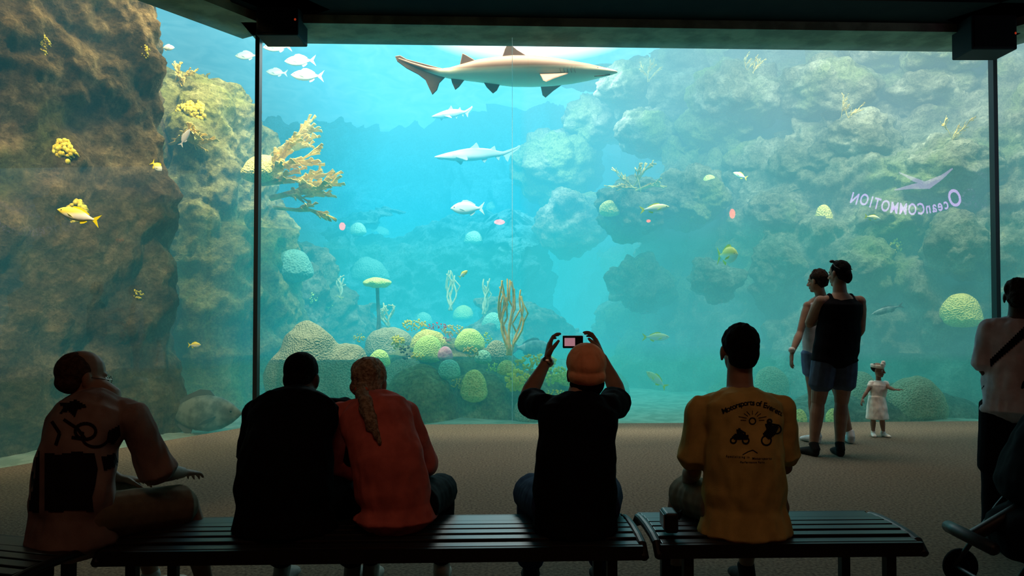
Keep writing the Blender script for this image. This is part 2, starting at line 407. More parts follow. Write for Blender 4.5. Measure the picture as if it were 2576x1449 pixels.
rock_wall('huge craggy grey green artificial reef wall of piled boulders',
          [(1.6, 19), (1.95, 16.6), (1.85, 14.6), (2.7, 13.5), (3.35, 13.3), (3.6, 12.3), (4.7, 11.5), (6.0, 11.1), (6.9, 10.3), (7.6, 9.0), (9.3, 6.6), (11, 4.5)], -.1, 8.2, 1.3, 520, 330, 8, rk_grey, lean=.38, amp=.55, lump=.38, fq=1.4,
          bl=[B(1870, 245, 14.4, 120, 66), B(2080, 240, 13.7, 135, 76), B(2150, 350, 12.9, 88, 62), B(2380, 440, 11.9, 120, 80), B(1600, 220, 16.6, 100, 58), B(1730, 235, 16.0, 100, 58), B(1600, 520, 14.2, 105, 62), B(1740, 510, 13.8, 95, 64), B(2330, 240, 13.2, 130, 66), B(2420, 640, 11.4, 85, 85),
              B(1480, 150, 18.2, 120, 64), B(1820, 330, 15.0, 100, 58), B(1800, 700, 12.8, 60, 55), B(2250, 560, 12.1, 88, 60), B(1930, 420, 14.2, 88, 54), B(1600, 720, 13.8, 74, 64), B(1640, 340, 15.8, 90, 54), B(2040, 420, 13.2, 78, 50), B(1760, 150, 16.2, 100, 50), B(2200, 150, 14.0, 120, 50), B(1960, 540, 13.0, 66, 54), B(2180, 680, 11.8, 64, 54), B(1950, 660, 12.5, 54, 54), B(1500, 300, 18.0, 80, 60), B(1950, 130, 15.4, 110, 50), B(2400, 130, 12.6, 100, 50), B(1400, 420, 18.5, 110, 90), B(1440, 560, 17.0, 80, 80)])
rock_wall('broken rock terrace with painted blue green haze in the middle of the tank',
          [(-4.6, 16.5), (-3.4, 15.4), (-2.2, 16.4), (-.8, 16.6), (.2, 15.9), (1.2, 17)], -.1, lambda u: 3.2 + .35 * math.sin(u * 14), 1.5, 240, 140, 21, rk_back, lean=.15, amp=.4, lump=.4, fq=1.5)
rock_wall('weathered grey green rock ledge below the branching corals',
          [(-5.0, 11.9), (-4.0, 11.8), (-3.2, 12.3), (-2.9, 13.4), (-3.3, 14.6)], -.1, lambda u: 2.55, .9, 170, 130, 31, rk_grey, lean=.12, amp=.25, lump=.28, fq=1.5)
rock_wall('low weathered rock terrace with small corals',
          [(-3.6, 13.6), (-2.6, 13.2), (-1.6, 13.6), (-.4, 13.4), (.7, 14.1), (1.6, 14.6)], -.1, lambda u: 1.15 + .3 * math.sin(u * 11), 1.3, 200, 90, 41, rk_grey, lean=.2, amp=.3, lump=.3, fq=1.5)
def mound(label, cx, cy, rx, ry, h, seed, mat, amp=.1):
    mb = MB(); rock_ell(mb, (cx, cy, -.12), (rx, ry, h + .12), seed, n=120, m=76, amp=amp, fq=1.4)
    reg(mb); return obj('rock_mound', mb, mat, label=label, cat='rock')
mound('wide grey green rock mound crowded with corals', -.95, 11.1, 1.35, 1.0, .86, 51, rk_olive)
mound('rounded rock mound beside the glass', -1.25, 10.1, .55, .5, .62, 53, rk_olive, .06)
mound('rounded rock mound under the yellow corals', -.45, 10.3, .55, .5, .55, 54, rk_olive, .06)
mound('low rock shelf near the glass', .3, 10.6, .8, .6, .50, 55, rk_olive)
mound('low rock shelf with round corals near the glass', 4.9, 10.35, 1.4, .6, .30, 57, rk_grey)
mound('small rock beneath the large domed coral', -2.7, 10.6, .8, .6, .25, 59, rk_grey)
mound('low rock shelf in the bay', 1.1, 13.0, .9, .7, .5, 61, rk_grey)
mb = MB(); nx, ny = 140, 100
vs = []
for j in range(ny):
    for i in range(nx):
        x = -13.9 + 27.8 * i / (nx - 1); y = 4.2 + 19.7 * j / (ny - 1)
        vs.append(V((x, y, -.02 + .08 * noise.noise(V((x, y, 0)) * .8) + .012 * noise.noise(V((x * 5, y * 3, 2))) - .08)))
mb.add(vs, [(j * nx + i, j * nx + i + 1, (j + 1) * nx + i + 1, (j + 1) * nx + i) for j in range(ny - 1) for i in range(nx - 1)])
keep = []
for f in mb.f:
    c = sum((mb.v[i] for i in f), V((0, 0, 0))) / 4
    if min((c - L1).dot(gl_n), (c - R1).dot(gr_n), (c - L1).dot(gc_n)) < .25: keep.append(f)
mb.f = keep; mb.m = [0] * len(keep)
reg(mb)
obj('sand_bed', mb, M('sand', (.24, .30, .20), .95, (.38, .43, .30), 6, .4, 60), recenter=False, kind='stuff', label='pale sandy bottom of the aquarium', cat='sand')

BV = BVHTree.FromPolygons(ROCKV, ROCKF)
def hit(px, py):
    d = (W(px, py, 10) - CAM).normalized()
    loc, n, i, dist = BV.ray_cast(CAM + d * 6.2, d, 40)
    if loc is None: return W(px, py, 18), V((0, -1, 0)), 18
    if n.dot(d) > 0: n = -n
    return loc, n, loc.y

# ================================================================= corals
m_yel = M('coral_yellow', (.85, .60, .03), .8, (1, .85, .10), 12, .6, 40)
m_gold = M('coral_gold', (.66, .44, .07), .8, (.92, .72, .22), 5, .6, 40)
m_lime = M('coral_lime', (.58, .82, .10), .85, (.85, .96, .25), 50, .8, 50, pattern='voro', lo=.1, hi=.5)
m_brain = M('coral_brain_grey', (.28, .25, .13), .9, (.50, .44, .25), 44, 1, 44, pattern='voro', lo=.05, hi=.6, spec=.1)
m_brainy = M('coral_brain_yellow', (.58, .47, .08), .9, (.92, .77, .22), 40, 1, 40, pattern='voro', lo=.05, hi=.6, spec=.1)
m_teal = M('coral_pale_green', (.24, .52, .36), .9, (.42, .70, .46), 40, .8, 40, pattern='voro', lo=.1, hi=.6, spec=.1)
m_far = M('coral_hazy', (.12, .32, .28), .9, (.20, .42, .34), 30, .8, 30, pattern='voro', lo=.1, hi=.6, spec=.1)  # distance haze put into the coral colour
m_rod = M('coral_orange', (1, .48, .06), .8, (1, .66, .20), 20, emit=(.5, .2, .03), estr=.0)
m_rodp = M('coral_pale', (.65, .62, .35), .8, (.8, .78, .5), 20)
m_red = M('coral_red', (.95, .04, .08), .8, (1, .14, .16), 10)
m_pink = M('coral_pink', (.85, .30, .40), .8, (1, .50, .50), 14, .5, 30)
m_stem = M('coral_stem', (.10, .12, .10), .9, (.2, .2, .15), 10)
def dome(px, py, wpx, hpx, mat, label, d=None, lobes=1, seed=0, name='brain_coral', group=None):
    if d is None: p, n, d = hit(px, py + hpx * .5)
    s = d / F; c = W(px, py + hpx, d); rx = wpx / 2 * s; rz = hpx * s
    mb = MB(); k = 0
    if lobes == 2:
        mb.ell(c + V((-rx * .22, 0, 0)), (rx * .78, rx * .75, rz), n=60, m=40)
        mb.ell(c + V((rx * .42, -.02, 0)), (rx * .60, rx * .6, rz * .72), n=60, m=40)
    else: mb.ell(c, (rx, rx * .85, rz), n=60, m=40)
    for i, v in enumerate(mb.v):
        q = noise.noise(v * 3 + V((seed, 0, 0))) * .12 * rx + noise.noise(v * 9) * .05 * rx
        v = v + (v - c).normalized() * q
        if v.z < c.z: v.z = c.z + (v.z - c.z) * .4
        mb.v[i] = v
    if lobes == 2: me = remesh(mb, .03, 4)
    else: me = mb
    return obj(name, me, mat, label=label, cat='coral', group=group)
dome(806, 816, 262, 172, m_brain, 'large twin-lobed grey brain coral beside the glass', d=10.15, lobes=2)
dome(978, 820, 130, 76, m_brain, 'rounded grey brain coral on the rock mound', d=11.3, seed=2)
dome(1080, 828, 92, 46, m_brainy, 'yellowish brain coral on the rock mound', d=10.8, seed=3)
dome(1078, 843, 76, 50, m_lime, 'bright green brain coral on the rock mound', d=10.4, seed=4)
dome(1180, 826, 76, 44, m_lime, 'lime green brain coral on the rock mound', d=10.7, seed=5)
dome(1250, 856, 64, 46, m_brain, 'small grey brain coral on the rock mound', d=10.6, seed=6)
dome(1192, 928, 68, 60, m_brainy, 'knobbly yellow brain coral on the rock mound', d=9.9, seed=7)
dome(928, 648, 100, 48, m_far, 'hazy rounded coral on the terrace', seed=8)
dome(900, 560, 44, 24, m_teal, 'small pale green coral on the far terrace', seed=9)
dome(956, 570, 48, 20, m_teal, 'small pale green coral on the far terrace', seed=10)
dome(1191, 581, 50, 26, m_teal, 'small pale green coral on the far terrace', seed=11)
dome(1242, 505, 38, 20, m_teal, 'small pale green coral on the far terrace', seed=12)
dome(1165, 768, 54, 28, m_lime, 'flat green coral on the low terrace', seed=13)
dome(1066, 785, 44, 28, m_teal, 'small round coral on the low terrace', seed=14)
dome(1240, 785, 60, 38, m_teal, 'small round coral on the low terrace', seed=15)
dome(2420, 740, 100, 60, m_brainy, 'big rounded olive coral on the reef wall', seed=16)
dome(2300, 945, 150, 95, m_brain, 'large domed brain coral beside the glass', d=9.95, seed=17)
dome(2165, 935, 110, 95, m_brain, 'large domed brain coral on the rock shelf', d=10.2, seed=25)
dome(2012, 1028, 36, 30, m_brainy, 'small yellow coral beside the glass', d=9.8, seed=18)
dome(2095, 1028, 36, 30, m_brainy, 'small yellow coral beside the glass', d=9.8, seed=19)
dome(1785, 440, 34, 16, m_lime, 'small pale coral on a boulder', seed=20)
dome(1535, 503, 56, 30, m_brainy, 'yellow rounded coral on a boulder', seed=21)
dome(2071, 515, 42, 36, m_brainy, 'egg shaped yellow coral on the reef wall', seed=22)
dome(1940, 920, 90, 60, m_brain, 'domed grey coral at the foot of the reef wall', d=11.0, seed=23)
dome(1020, 900, 150, 115, m_brain, 'broad grey coral at the foot of the mound', d=10.2, seed=24)
dome(660, 390, 110, 50, m_brainy, 'yellow mounded coral at the edge of the outcrop', d=10.7, seed=26)
dome(735, 625, 110, 60, m_far, 'hazy domed coral on the rock ledge', seed=27)
dome(1130, 905, 60, 36, m_teal, 'pale green coral on the mound', d=10.0, seed=28)
dome(1330, 1000, 80, 50, m_brain, 'low domed coral beside the glass', d=10.0, seed=29)
dome(1120, 872, 40, 26, m_pink, 'small pink rounded coral on the mound', d=10.15, seed=30)
dome(1215, 880, 44, 26, m_teal, 'small pale green coral on the mound', d=10.2, seed=31)
dome(1275, 905, 50, 28, m_brainy, 'small yellow brain coral on the mound', d=10.1, seed=32)
dome(955, 880, 54, 34, m_lime, 'small lime coral beside the large domed coral', d=10.4, seed=33)
dome(1430, 930, 50, 30, m_brainy, 'small yellow coral on the rock shelf', d=10.2, seed=34)
p = W(949, 712, 11.9); e = empty('table_coral', V((p.x, p.y, .6)), label='yellow green table coral on a thin dark stalk', category='coral')
mb = MB(); mb.ell(p, (.225, .2, .075), n=40, m=20)
for i, v in enumerate(mb.v): mb.v[i] = v + UP * noise.noise(v * 9) * .03
obj('crown', mb, m_lime, e)
mb = MB(); mb.loft([V((p.x - .02, p.y, .5)), V((p.x + .02, p.y, 1.2)), p], [.03, .022, .03]); mb.loft([V((p.x + .08, p.y, .5)), V((p.x + .05, p.y, 1.1)), p], [.02, .015, .02]); obj('stalk', mb, m_stem, e)

def polyps(px, py, wpx, hpx, n, mat=m_yel, label='cluster of knobbly yellow coral polyps growing on the rock', d=None, r=.16):
    p, nn, dd = hit(px, py)
    if d: p = W(px, py, d); dd = d
    elif dd > 14.5: return
    s = dd / F; mb = MB(); rr = min(wpx, hpx) * s * .5 * r
    random.seed(int(px * 7 + py))
    for i in range(n):
        a = random.uniform(0, 6.28); q = math.sqrt(random.random())
        c = p + V((math.cos(a) * q * wpx * .5 * s, -rr * (1.1 - q) * 3.5, math.sin(a) * q * hpx * .5 * s))
        k = random.uniform(.7, 1.25) * rr
        mb.ell(c, (k, k, k), n=10, m=7)
        mb.loft([c, c + V((0, rr * 3, -rr))], [k * .5, k * .4], n=6)
    return obj('polyp_coral', mb, mat, label=label, cat='coral')
polyps(482, 280, 72, 62, 90); polyps(160, 380, 66, 66, 70); polyps(108, 115, 34, 70, 40); polyps(183, 530, 66, 62, 70); polyps(339, 741, 46, 26, 40)
polyps(365, 130, 26, 34, 16)
polyps(1002, 862, 38, 36, 40, d=10.3); polyps(1303, 958, 66, 56, 110, d=9.95); polyps(1350, 912, 110, 40, 130, m_yel, 'spreading yellow leafy coral on the rock shelf', d=10.2)
polyps(1395, 945, 70, 50, 70, m_lime, 'lime yellow leafy coral on the rock shelf', d=10.0)
polyps(785, 750, 30, 26, 24, m_lime, 'small lime green coral on the ledge'); polyps(822, 770, 34, 14, 20, m_lime, 'small lime green coral on the ledge')
polyps(2253, 620, 30, 40, 30, m_yel); polyps(1045, 818, 66, 30, 60, m_yel, 'golden leafy coral on the rock mound', d=11.0); polyps(1140, 830, 54, 28, 50, m_gold, 'golden leafy coral on the rock mound', d=10.9)
polyps(1098, 820, 54, 18, 50, m_red, 'bright red sponge among the corals', d=10.6); polyps(1228, 850, 26, 28, 20, m_lime, 'lime green coral on the rock mound', d=10.4)
polyps(730, 655, 26, 16, 18, m_yel); polyps(850, 748, 26, 14, 18, m_yel); polyps(1185, 885, 40, 30, 40, m_gold, 'golden leafy coral on the rock mound', d=10.1); polyps(1020, 885, 30, 40, 30, m_stem, 'dark ruffled sponge on the mound', d=10.0)
polyps(1130, 850, 34, 20, 30, m_pink, 'pink knobbly coral among the brain corals', d=10.3); polyps(1050, 895, 34, 22, 30, m_yel, 'small yellow coral on the mound', d=10.05); polyps(1240, 925, 34, 24, 30, m_lime, 'small lime coral on the mound', d=10.0)
polyps(1150, 965, 40, 24, 34, m_gold, 'small golden coral low on the mound', d=9.85); polyps(1395, 990, 50, 26, 40, m_yel, 'small yellow coral near the sand', d=9.85); polyps(905, 850, 34, 20, 30, m_yel, 'small yellow coral beside the large domed coral', d=10.6)

def elkhorn(base, dirs, ln, w, seed, mat, label, lev=2):
    random.seed(seed); mb = MB()
    def br(p, d, l, w, k):
        pts = [p]; rr = [(w * .7, w * .4)]; q = p
        for i in range(3):
            d = (d + V((random.uniform(-.12, .15), random.uniform(-.15, .1), random.uniform(-.10, .10)))).normalized()
            q = q + d * l / 3; pts.append(q); rr.append((w * (1 + .2 * i), w * .30))
        mb.loft(pts, rr, lat=V((-d.z * .6, -.8, d.x * .6)), n=10)
        if k > 0:
            for i in range(5 if k > 1 else 4):
                nd = (d + V((random.uniform(-.4, .5), random.uniform(-.5, .2), random.uniform(-.36, .40)))).normalized()
                br(pts[random.choice([1, 2, 3])], nd, l * .55, w * .7, k - 1)
    for d in dirs: br(base + V((random.uniform(-.1, .1), 0, random.uniform(-.1, .1))), V(d).normalized(), ln * random.uniform(.75, 1.1), w, lev)
    for i, v in enumerate(mb.v): mb.v[i] = v + V((noise.noise(v * 14), noise.noise(v * 14 + V((9, 0, 0))), noise.noise(v * 14 + V((0, 9, 0))))) * .015
    return obj('elkhorn_coral', mb, mat, label=label, cat='coral')
for (a, b, dd, dirs, ln, sd) in [(668, 450, 10.75, [(1, -.3, .05), (1, -.2, .25), (.8, -.3, .45), (.6, -.4, .1), (.9, 0, -.15)], .62, 4),
                                 (675, 510, 10.8, [(1, -.3, .1), (.9, -.2, -.1), (.8, -.3, .25), (1, 0, .2)], .62, 5),
                                 (685, 400, 11.3, [(1, -.3, .2), (.8, -.2, .45), (.7, 0, .6)], .5, 6)]:
    elkhorn(W(a, b, dd), dirs, ln, .040, sd, m_gold, 'golden branching elkhorn coral jutting from the rock outcrop')
p, n, d = hit(440, 350); elkhorn(p, [(1, -.4, .1), (1, -.3, -.1), (.8, -.3, .3), (1, -.2, .2)], .42, .034, 9, m_gold, 'golden flat-branched elkhorn coral on the outcrop')
p, n, d = hit(455, 215)
if d < 13: elkhorn(p, [(-.3, -.1, 1), (.3, 0, 1), (.7, 0, .7), (0, 0, 1)], .2, .015, 10, m_gold, 'small branching coral on top of the outcrop')
p, n, d = hit(1600, 480); elkhorn(p + V((0, 0, 0)), [(-.8, -.4, .5), (-.3, -.4, .7), (.4, -.4, .6), (.8, -.3, .3), (-.9, -.3, .1)], .38, .028, 12, m_gold, 'hazy branching elkhorn coral on a boulder')
for (a, b, s_) in [(1640, 200, 13), (1895, 185, 14), (2130, 285, 15), (2400, 340, 16)]:
    p, n, d = hit(a, b + 10)
    if p.z < 6.6: elkhorn(p, [(-.6, -.3, .8), (0, -.3, 1), (.6, -.3, .8)], .26, .014, s_, m_gold, 'small fan of branching coral on the reef wall')
def rods(px, py0, py1, d, n, spread, mat, seed, label, th=1):
    random.seed(seed); mb = MB(); b = W(px, py1, d); h = (py1 - py0) / F * d
    for i in range(n):
        a = random.uniform(-1, 1); hh = h * random.uniform(.75, 1); pts = []; ph = random.uniform(0, 6)
        for k in range(9):
            t = k / 8
            pts.append(b + V((a * spread * min(1, t * 2.2) + .03 * math.sin(t * 7 + ph), .05 * math.sin(t * 4 + ph * 2), hh * t)))
        mb.loft(pts, [x * th for x in [.020, .019, .017, .016, .015, .015, .014, .013, .012]], n=8)
        k = random.choice([3, 4, 5]); q = pts[k]
        mb.loft([q, q + V((.06 * random.choice([-1, 1]), 0, .12)), q + V((.05 * random.choice([-1, 1]), 0, hh * .4))], [.013 * th, .013 * th, .011 * th], n=8)
    return obj('sea_rod_coral', mb, mat, label=label, cat='coral')
rods(1281, 705, 892, 10.2, 8, .17, m_rod, 3, 'tall orange finger-like sea rod coral', .95)
rods(1218, 700, 790, 13.2, 4, .08, m_rodp, 2, 'slender pale sea rod coral'); rods(1134, 680, 780, 13.4, 5, .08, m_rodp, 3, 'slender pale sea rod coral')
rods(975, 755, 822, 12.4, 5, .1, m_rodp, 4, 'short pale sea rod coral'); rods(855, 690, 760, 13.2, 4, .08, m_rodp, 5, 'slender pale sea rod coral')

# ================================================================= fish
def gradm(name, bot, top, lo, hi, rough=.45):
    return M(name, bot, rough, top, pattern='gradz', lo=lo, hi=hi)
m_eye = M('fish_eye', (.01, .01, .01), .1)
def tf(pos, right, scale):
    x = right.normalized(); z = (UP - x * UP.dot(x)).normalized(); y = z.cross(x)
    Mx = Matrix((x, y, z)).transposed()
    return lambda p: pos + Mx @ (V(p) * scale)
def mk(T, mb): mb.v = [T(v) for v in mb.v]; return mb

SU = 192.0
def sx(px): return (px - 1270) / SU
def sz(py): return (180 - py) / SU
SB = [(1552, 184, 3, 4), (1540, 184, 7, 8), (1515, 184, 13, 16), (1480, 184, 21, 24), (1440, 184, 28, 32), (1390, 182, 35, 37), (1340, 180, 39, 38), (1290, 179, 39, 36), (1240, 178, 34, 30), (1200, 178, 28, 24), (1160, 181, 20, 18), (1130, 183, 14, 13), (1105, 181, 10, 9), (1070, 172, 7, 6), (1030, 158, 5, 4), (1000, 145, 3, 3)]
SF = {'dorsal_fin': [[(1262, 146), (1270, 122), (1278, 107), (1284, 110), (1300, 124), (1330, 143), (1320, 152), (1270, 152)], [(1154, 170), (1158, 150), (1162, 132), (1170, 136), (1200, 154), (1205, 162), (1160, 174)]],
      'tail_fin': [[(1130, 175), (1100, 168), (1060, 157), (1020, 146), (1003, 136), (990, 138), (996, 152), (1020, 170), (1050, 186), (1068, 200), (1078, 222), (1086, 238), (1098, 226), (1104, 208), (1118, 194), (1132, 190)]],
      'anal_fin': [[(1132, 192), (1136, 208), (1144, 226), (1154, 218), (1168, 200), (1158, 190)]],
      'pelvic_fin': [[(1214, 203), (1224, 220), (1240, 236), (1250, 228), (1260, 208), (1240, 200)]]}
def shark(pos, direction, scale, mbody, mfin, label, pitch=0):
    d = V(direction).normalized(); T = tf(pos, d, scale)
    e = empty('shark', pos, label=label, category='shark')
    mb = MB(); pts = [V((sx(a), 0, sz(b))) for a, b, c, w in SB]; rr = [(w / SU, c / SU) for a, b, c, w in SB]
    mb.loft(pts, rr, lat=V((0, 1, 0)), n=28, cap=.8)
    obj('body', mk(T, mb), mbody, e)
    for nm, L in SF.items():
        for poly in L:
            mb = MB(); mb.prism([V((sx(a), 0, sz(b))) for a, b in poly], (0, .022, 0)); o = obj(nm, mk(T, mb), mfin, e, smooth=False)
            bv = o.modifiers.new('b', 'BEVEL'); bv.width = .008 * scale; bv.segments = 2
    for sg in (-1, 1):
        poly = [(1356, 0), (1362, .13), (1366, .25), (1374, .29), (1394, .18), (1428, .03), (1430, -.04), (1356, -.04)]
        mb = MB(); mb.prism([V((sx(a), sg * (.15 + b * .75), sz(192) - b * .62)) for a, b in poly], (0, .01, .018)); obj('pectoral_fin', mk(T, mb), mfin, e, smooth=False)
        mb = MB(); mb.ell(V((sx(1503), sg * .083, sz(178))), (.012, .008, .012)); obj('eye', mk(T, mb), m_eye, e)
    mb = MB()
    for k in range(5):
        xx = 1447 - k * 9
        for sg in (-1, 1): mb.loft([V((sx(xx), sg * (.161 + .003 * k), sz(176))), V((sx(xx - 3), sg * (.169 + .004 * k), sz(186))), V((sx(xx), sg * (.158 + .004 * k), sz(194)))], [.002, .003, .002], n=6)
    obj('gill_slits', mk(T, mb), m_gill, e)
    mb = MB(); mb.loft([V((sx(1535), -.03, sz(192))), V((sx(1515), -.075, sz(197))), V((sx(1495), -.10, sz(200)))], [.006, .008, .005], n=6); obj('mouth', mk(T, mb), m_gill, e)
m_gill = M('gill_dark', (.14, .08, .05), .8)
m_sh = gradm('shark_skin', (1, 1, .75), (.19, .078, .036), .42, .56, .6)
m_shf = M('shark_fin', (.20, .085, .038), .6, (.28, .13, .06), 4)
shark(W(1270, 180, 9.75), (1, -.03, 0), .985, m_sh, m_shf, 'brown sand tiger shark with pale belly swimming near the surface')
m_sh2 = gradm('shark_skin_pale', (.66, .74, .70), (.34, .48, .50), .3, .6, .7); m_shf2 = M('shark_fin_pale', (.34, .48, .50), .7)
shark(W(1205, 388, 13.2), (-1, -.35, -.12), .545, m_sh2, m_shf2, 'pale silvery shark cruising in mid water')
shark(W(1140, 285, 15), (-.8, -.9, -.35), .41, m_sh2, m_shf2, 'distant pale shark turning away')

def fish(pos, direction, L, H, mats, label, name='fish', group=None, tail=.22):
    mbm, mfm = mats; T = tf(pos, V(direction), L)
    e = empty(name, pos, label=label, category='fish', group=group)
    prof = [(.5, .0, .02), (.46, .0, .22), (.38, .01, .55), (.26, .02, .85), (.1, .02, 1), (-.06, .01, .92), (-.2, .0, .62), (-.3, 0, .32), (-.36, 0, .2), (-.40, 0, .2)]
    mb = MB(); mb.loft([V((x, 0, z * H)) for x, z, h in prof], [(h * H * .42 + .004, h * H) for x, z, h in prof], lat=V((0, 1, 0)), n=16); obj('body', mk(T, mb), mbm, e)
    mb = MB(); mb.prism([V(p) for p in [(-.37, 0, H * .2), (-.44, 0, H * .5), (-.56, 0, H * 1.05), (-.50, 0, H * .3), (-.47, 0, 0), (-.50, 0, -H * .3), (-.56, 0, -H * 1.05), (-.44, 0, -H * .5), (-.37, 0, -H * .2)]], (0, .012, 0)); obj('tail_fin', mk(T, mb), mfm, e, smooth=False)
    mb = MB(); mb.prism([V(p) for p in [(.2, 0, H * .8), (.12, 0, H * 1.25), (0, 0, H * 1.3), (-.15, 0, H * 1.0), (-.27, 0, H * .6), (-.26, 0, H * .3), (0, 0, H * .8)]], (0, .010, 0)); obj('dorsal_fin', mk(T, mb), mfm, e, smooth=False)
    mb = MB(); mb.prism([V(p) for p in [(-.08, 0, -H * .75), (-.12, 0, -H * 1.2), (-.2, 0, -H * 1.0), (-.27, 0, -H * .6), (-.2, 0, -H * .4)]], (0, .010, 0)); obj('anal_fin', mk(T, mb), mfm, e, smooth=False)
    for sg in (-1, 1):
        mb = MB(); mb.prism([V(p) for p in [(.22, sg * H * .40, -H * .1), (.1, sg * H * .62, -H * .3), (.02, sg * H * .6, -H * .6), (.14, sg * H * .42, -H * .45)]], (0, .006, 0)); obj('pectoral_fin', mk(T, mb), mfm, e, smooth=False)
        mb = MB(); mb.ell(V((.385, sg * H * .26, H * .15)), (.014, .012, .014)); obj('eye', mk(T, mb), m_eye, e)
    return e
silver = (gradm('fish_silver', (.80, .84, .80), (.55, .66, .66), .3, .7), M('fin_silver', (.6, .7, .68), .5))
yt = (gradm('fish_yellowtail', (1, 1, .90), (1, 1, .55), .45, .65), M('fin_yellow', (1, .95, .05), .5))
yl = (gradm('fish_yellow', (1, .97, .80), (1, .80, .12), .42, .62), M('fin_yellow_bright', (1, .82, .02), .5))
gro = (M('fish_grouper', (.10, .12, .09), .6, (.24, .26, .19), 9), M('fin_grouper', (.10, .11, .09), .6))
wh = (M('fish_white', (.95, .9, .85), .5), M('fin_white', (.95, .9, .85), .5))
strp = (M('fish_dusky', (.10, .14, .14), .6, (.3, .35, .3), 14), M('fin_dusky', (.12, .14, .14), .6))
def fpx(x0, x1, y, yt_, d, H, mats, label, face=1, name='fish', group=None, tilt=0, yaw=0):
    L = (x1 - x0) / F * d / 1.03
    fish(W((x0 + x1) / 2, y, d), (face * math.cos(yaw), math.sin(yaw), tilt), L / max(.3, math.cos(yaw)), H, mats, label, name, group)
fpx(140, 250, 541, 0, 6.95, .15, yl, 'yellow and white snapper with bright yellow tail by the rock column', -1, name='snapper', tilt=.28)
for a, b, y, d in [(714, 792, 153, 11.5), (730, 812, 190, 11), (660, 732, 118, 12), (765, 822, 97, 12), (668, 722, 182, 13), (590, 650, 140, 12.5), (700, 750, 92, 13)]:
    fpx(a, b, y, 0, d, .18, silver, 'silvery jack swimming near the surface', -1, name='jack_fish', group='jacks near the surface', tilt=random.uniform(-.05, .1))
fpx(1132, 1216, 524, 0, 11.6, .2, silver, 'silvery snapper with a yellowish tail in mid water', -1, name='snapper')
fpx(1612, 1686, 524, 0, 10.5, .14, yt, 'yellowtail snapper swimming past the rocks', 1, name='snapper', group='yellowtail snappers', tilt=.12)
fpx(1618, 1686, 848, 0, 10.5, .15, yt, 'yellowtail snapper above the sandy bottom', 1, name='snapper', group='yellowtail snappers')
fpx(1618, 1682, 954, 0, 10.4, .16, yt, 'yellowtail snapper swimming upward above the sand', -1, name='snapper', group='yellowtail snappers', tilt=.8)
fpx(2176, 2216, 548, 0, 10.2, .18, yt, 'small yellowtail snapper near the reef wall', 1, name='snapper', group='yellowtail snappers', tilt=-.2)
fpx(1815, 1848, 642, 0, 10.2, .3, yl, 'small yellow fish seen head-on', 1, name='snapper', yaw=-1.1)
fpx(1152, 1180, 689, 0, 10.6, .2, yl, 'small yellow fish in mid water', 1, name='snapper', tilt=.8)
fpx(1842, 1880, 441, 0, 12, .18, yt, 'small hazy fish by the boulders', -1, name='snapper', tilt=.4)
fpx(2188, 2272, 780, 0, 10.6, .10, strp, 'faint slender fish by the reef wall', -1, name='snapper', tilt=-.3)
fpx(1290, 1392, 875, 0, 11.6, .2, strp, 'dusky striped fish hiding behind the corals', 1, name='sheepshead')
fpx(395, 612, 1040, 0, 8.95, .22, gro, 'huge mottled dark grouper resting near the bottom', 1, name='grouper')
fpx(378, 412, 419, 0, 8.25, .28, yl, 'small bright yellow fish beside the rock column', 1, name='snapper', tilt=-.9)
fpx(442, 490, 345, 0, 8.8, .16, wh, 'white fish swimming upward by the outcrop', 1, name='snapper', tilt=1.8)
fpx(474, 506, 868, 0, 8.7, .22, yl, 'small yellow fish near the rock column', 1, name='snapper')
fpx(405, 440, 120, 0, 10.5, .22, silver, 'hazy silvery fish near the surface', 1, name='jack_fish', group='jacks near the surface')

# ================================================================= people
def head_parts(mb, c, R, s=1):
    E = lambda p, r: mb.ell(c + R @ (V(p) * s), tuple(x * s for x in r), R)
    E((0, -.012, .035), (.074, .094, .083)); E((0, .02, -.035), (.058, .066, .074)); E((0, .06, -.09), (.028, .026, .02))
    E((0, .072, .024), (.048, .018, .012)); E((.03, .055, -.025), (.025, .025, .022)); E((-.03, .055, -.025), (.025, .025, .022))
    mb.loft([c + R @ (V((0, .086, .012)) * s), c + R @ (V((0, .1, -.014)) * s), c + R @ (V((0, .110, -.03)) * s)], [.009 * s, .011 * s, .014 * s], lat=R @ V((1, 0, 0)))
    E((.011, .098, -.034), (.010, .012, .008)); E((-.011, .098, -.034), (.010, .012, .008))
    E((0, .084, -.056), (.024, .012, .006)); E((0, .082, -.068), (.021, .012, .007))
    for g in (-1, 1): E((g * .077, -.006, -.004), (.010, .019, .031)); E((g * .077, -.002, -.028), (.008, .01, .012))
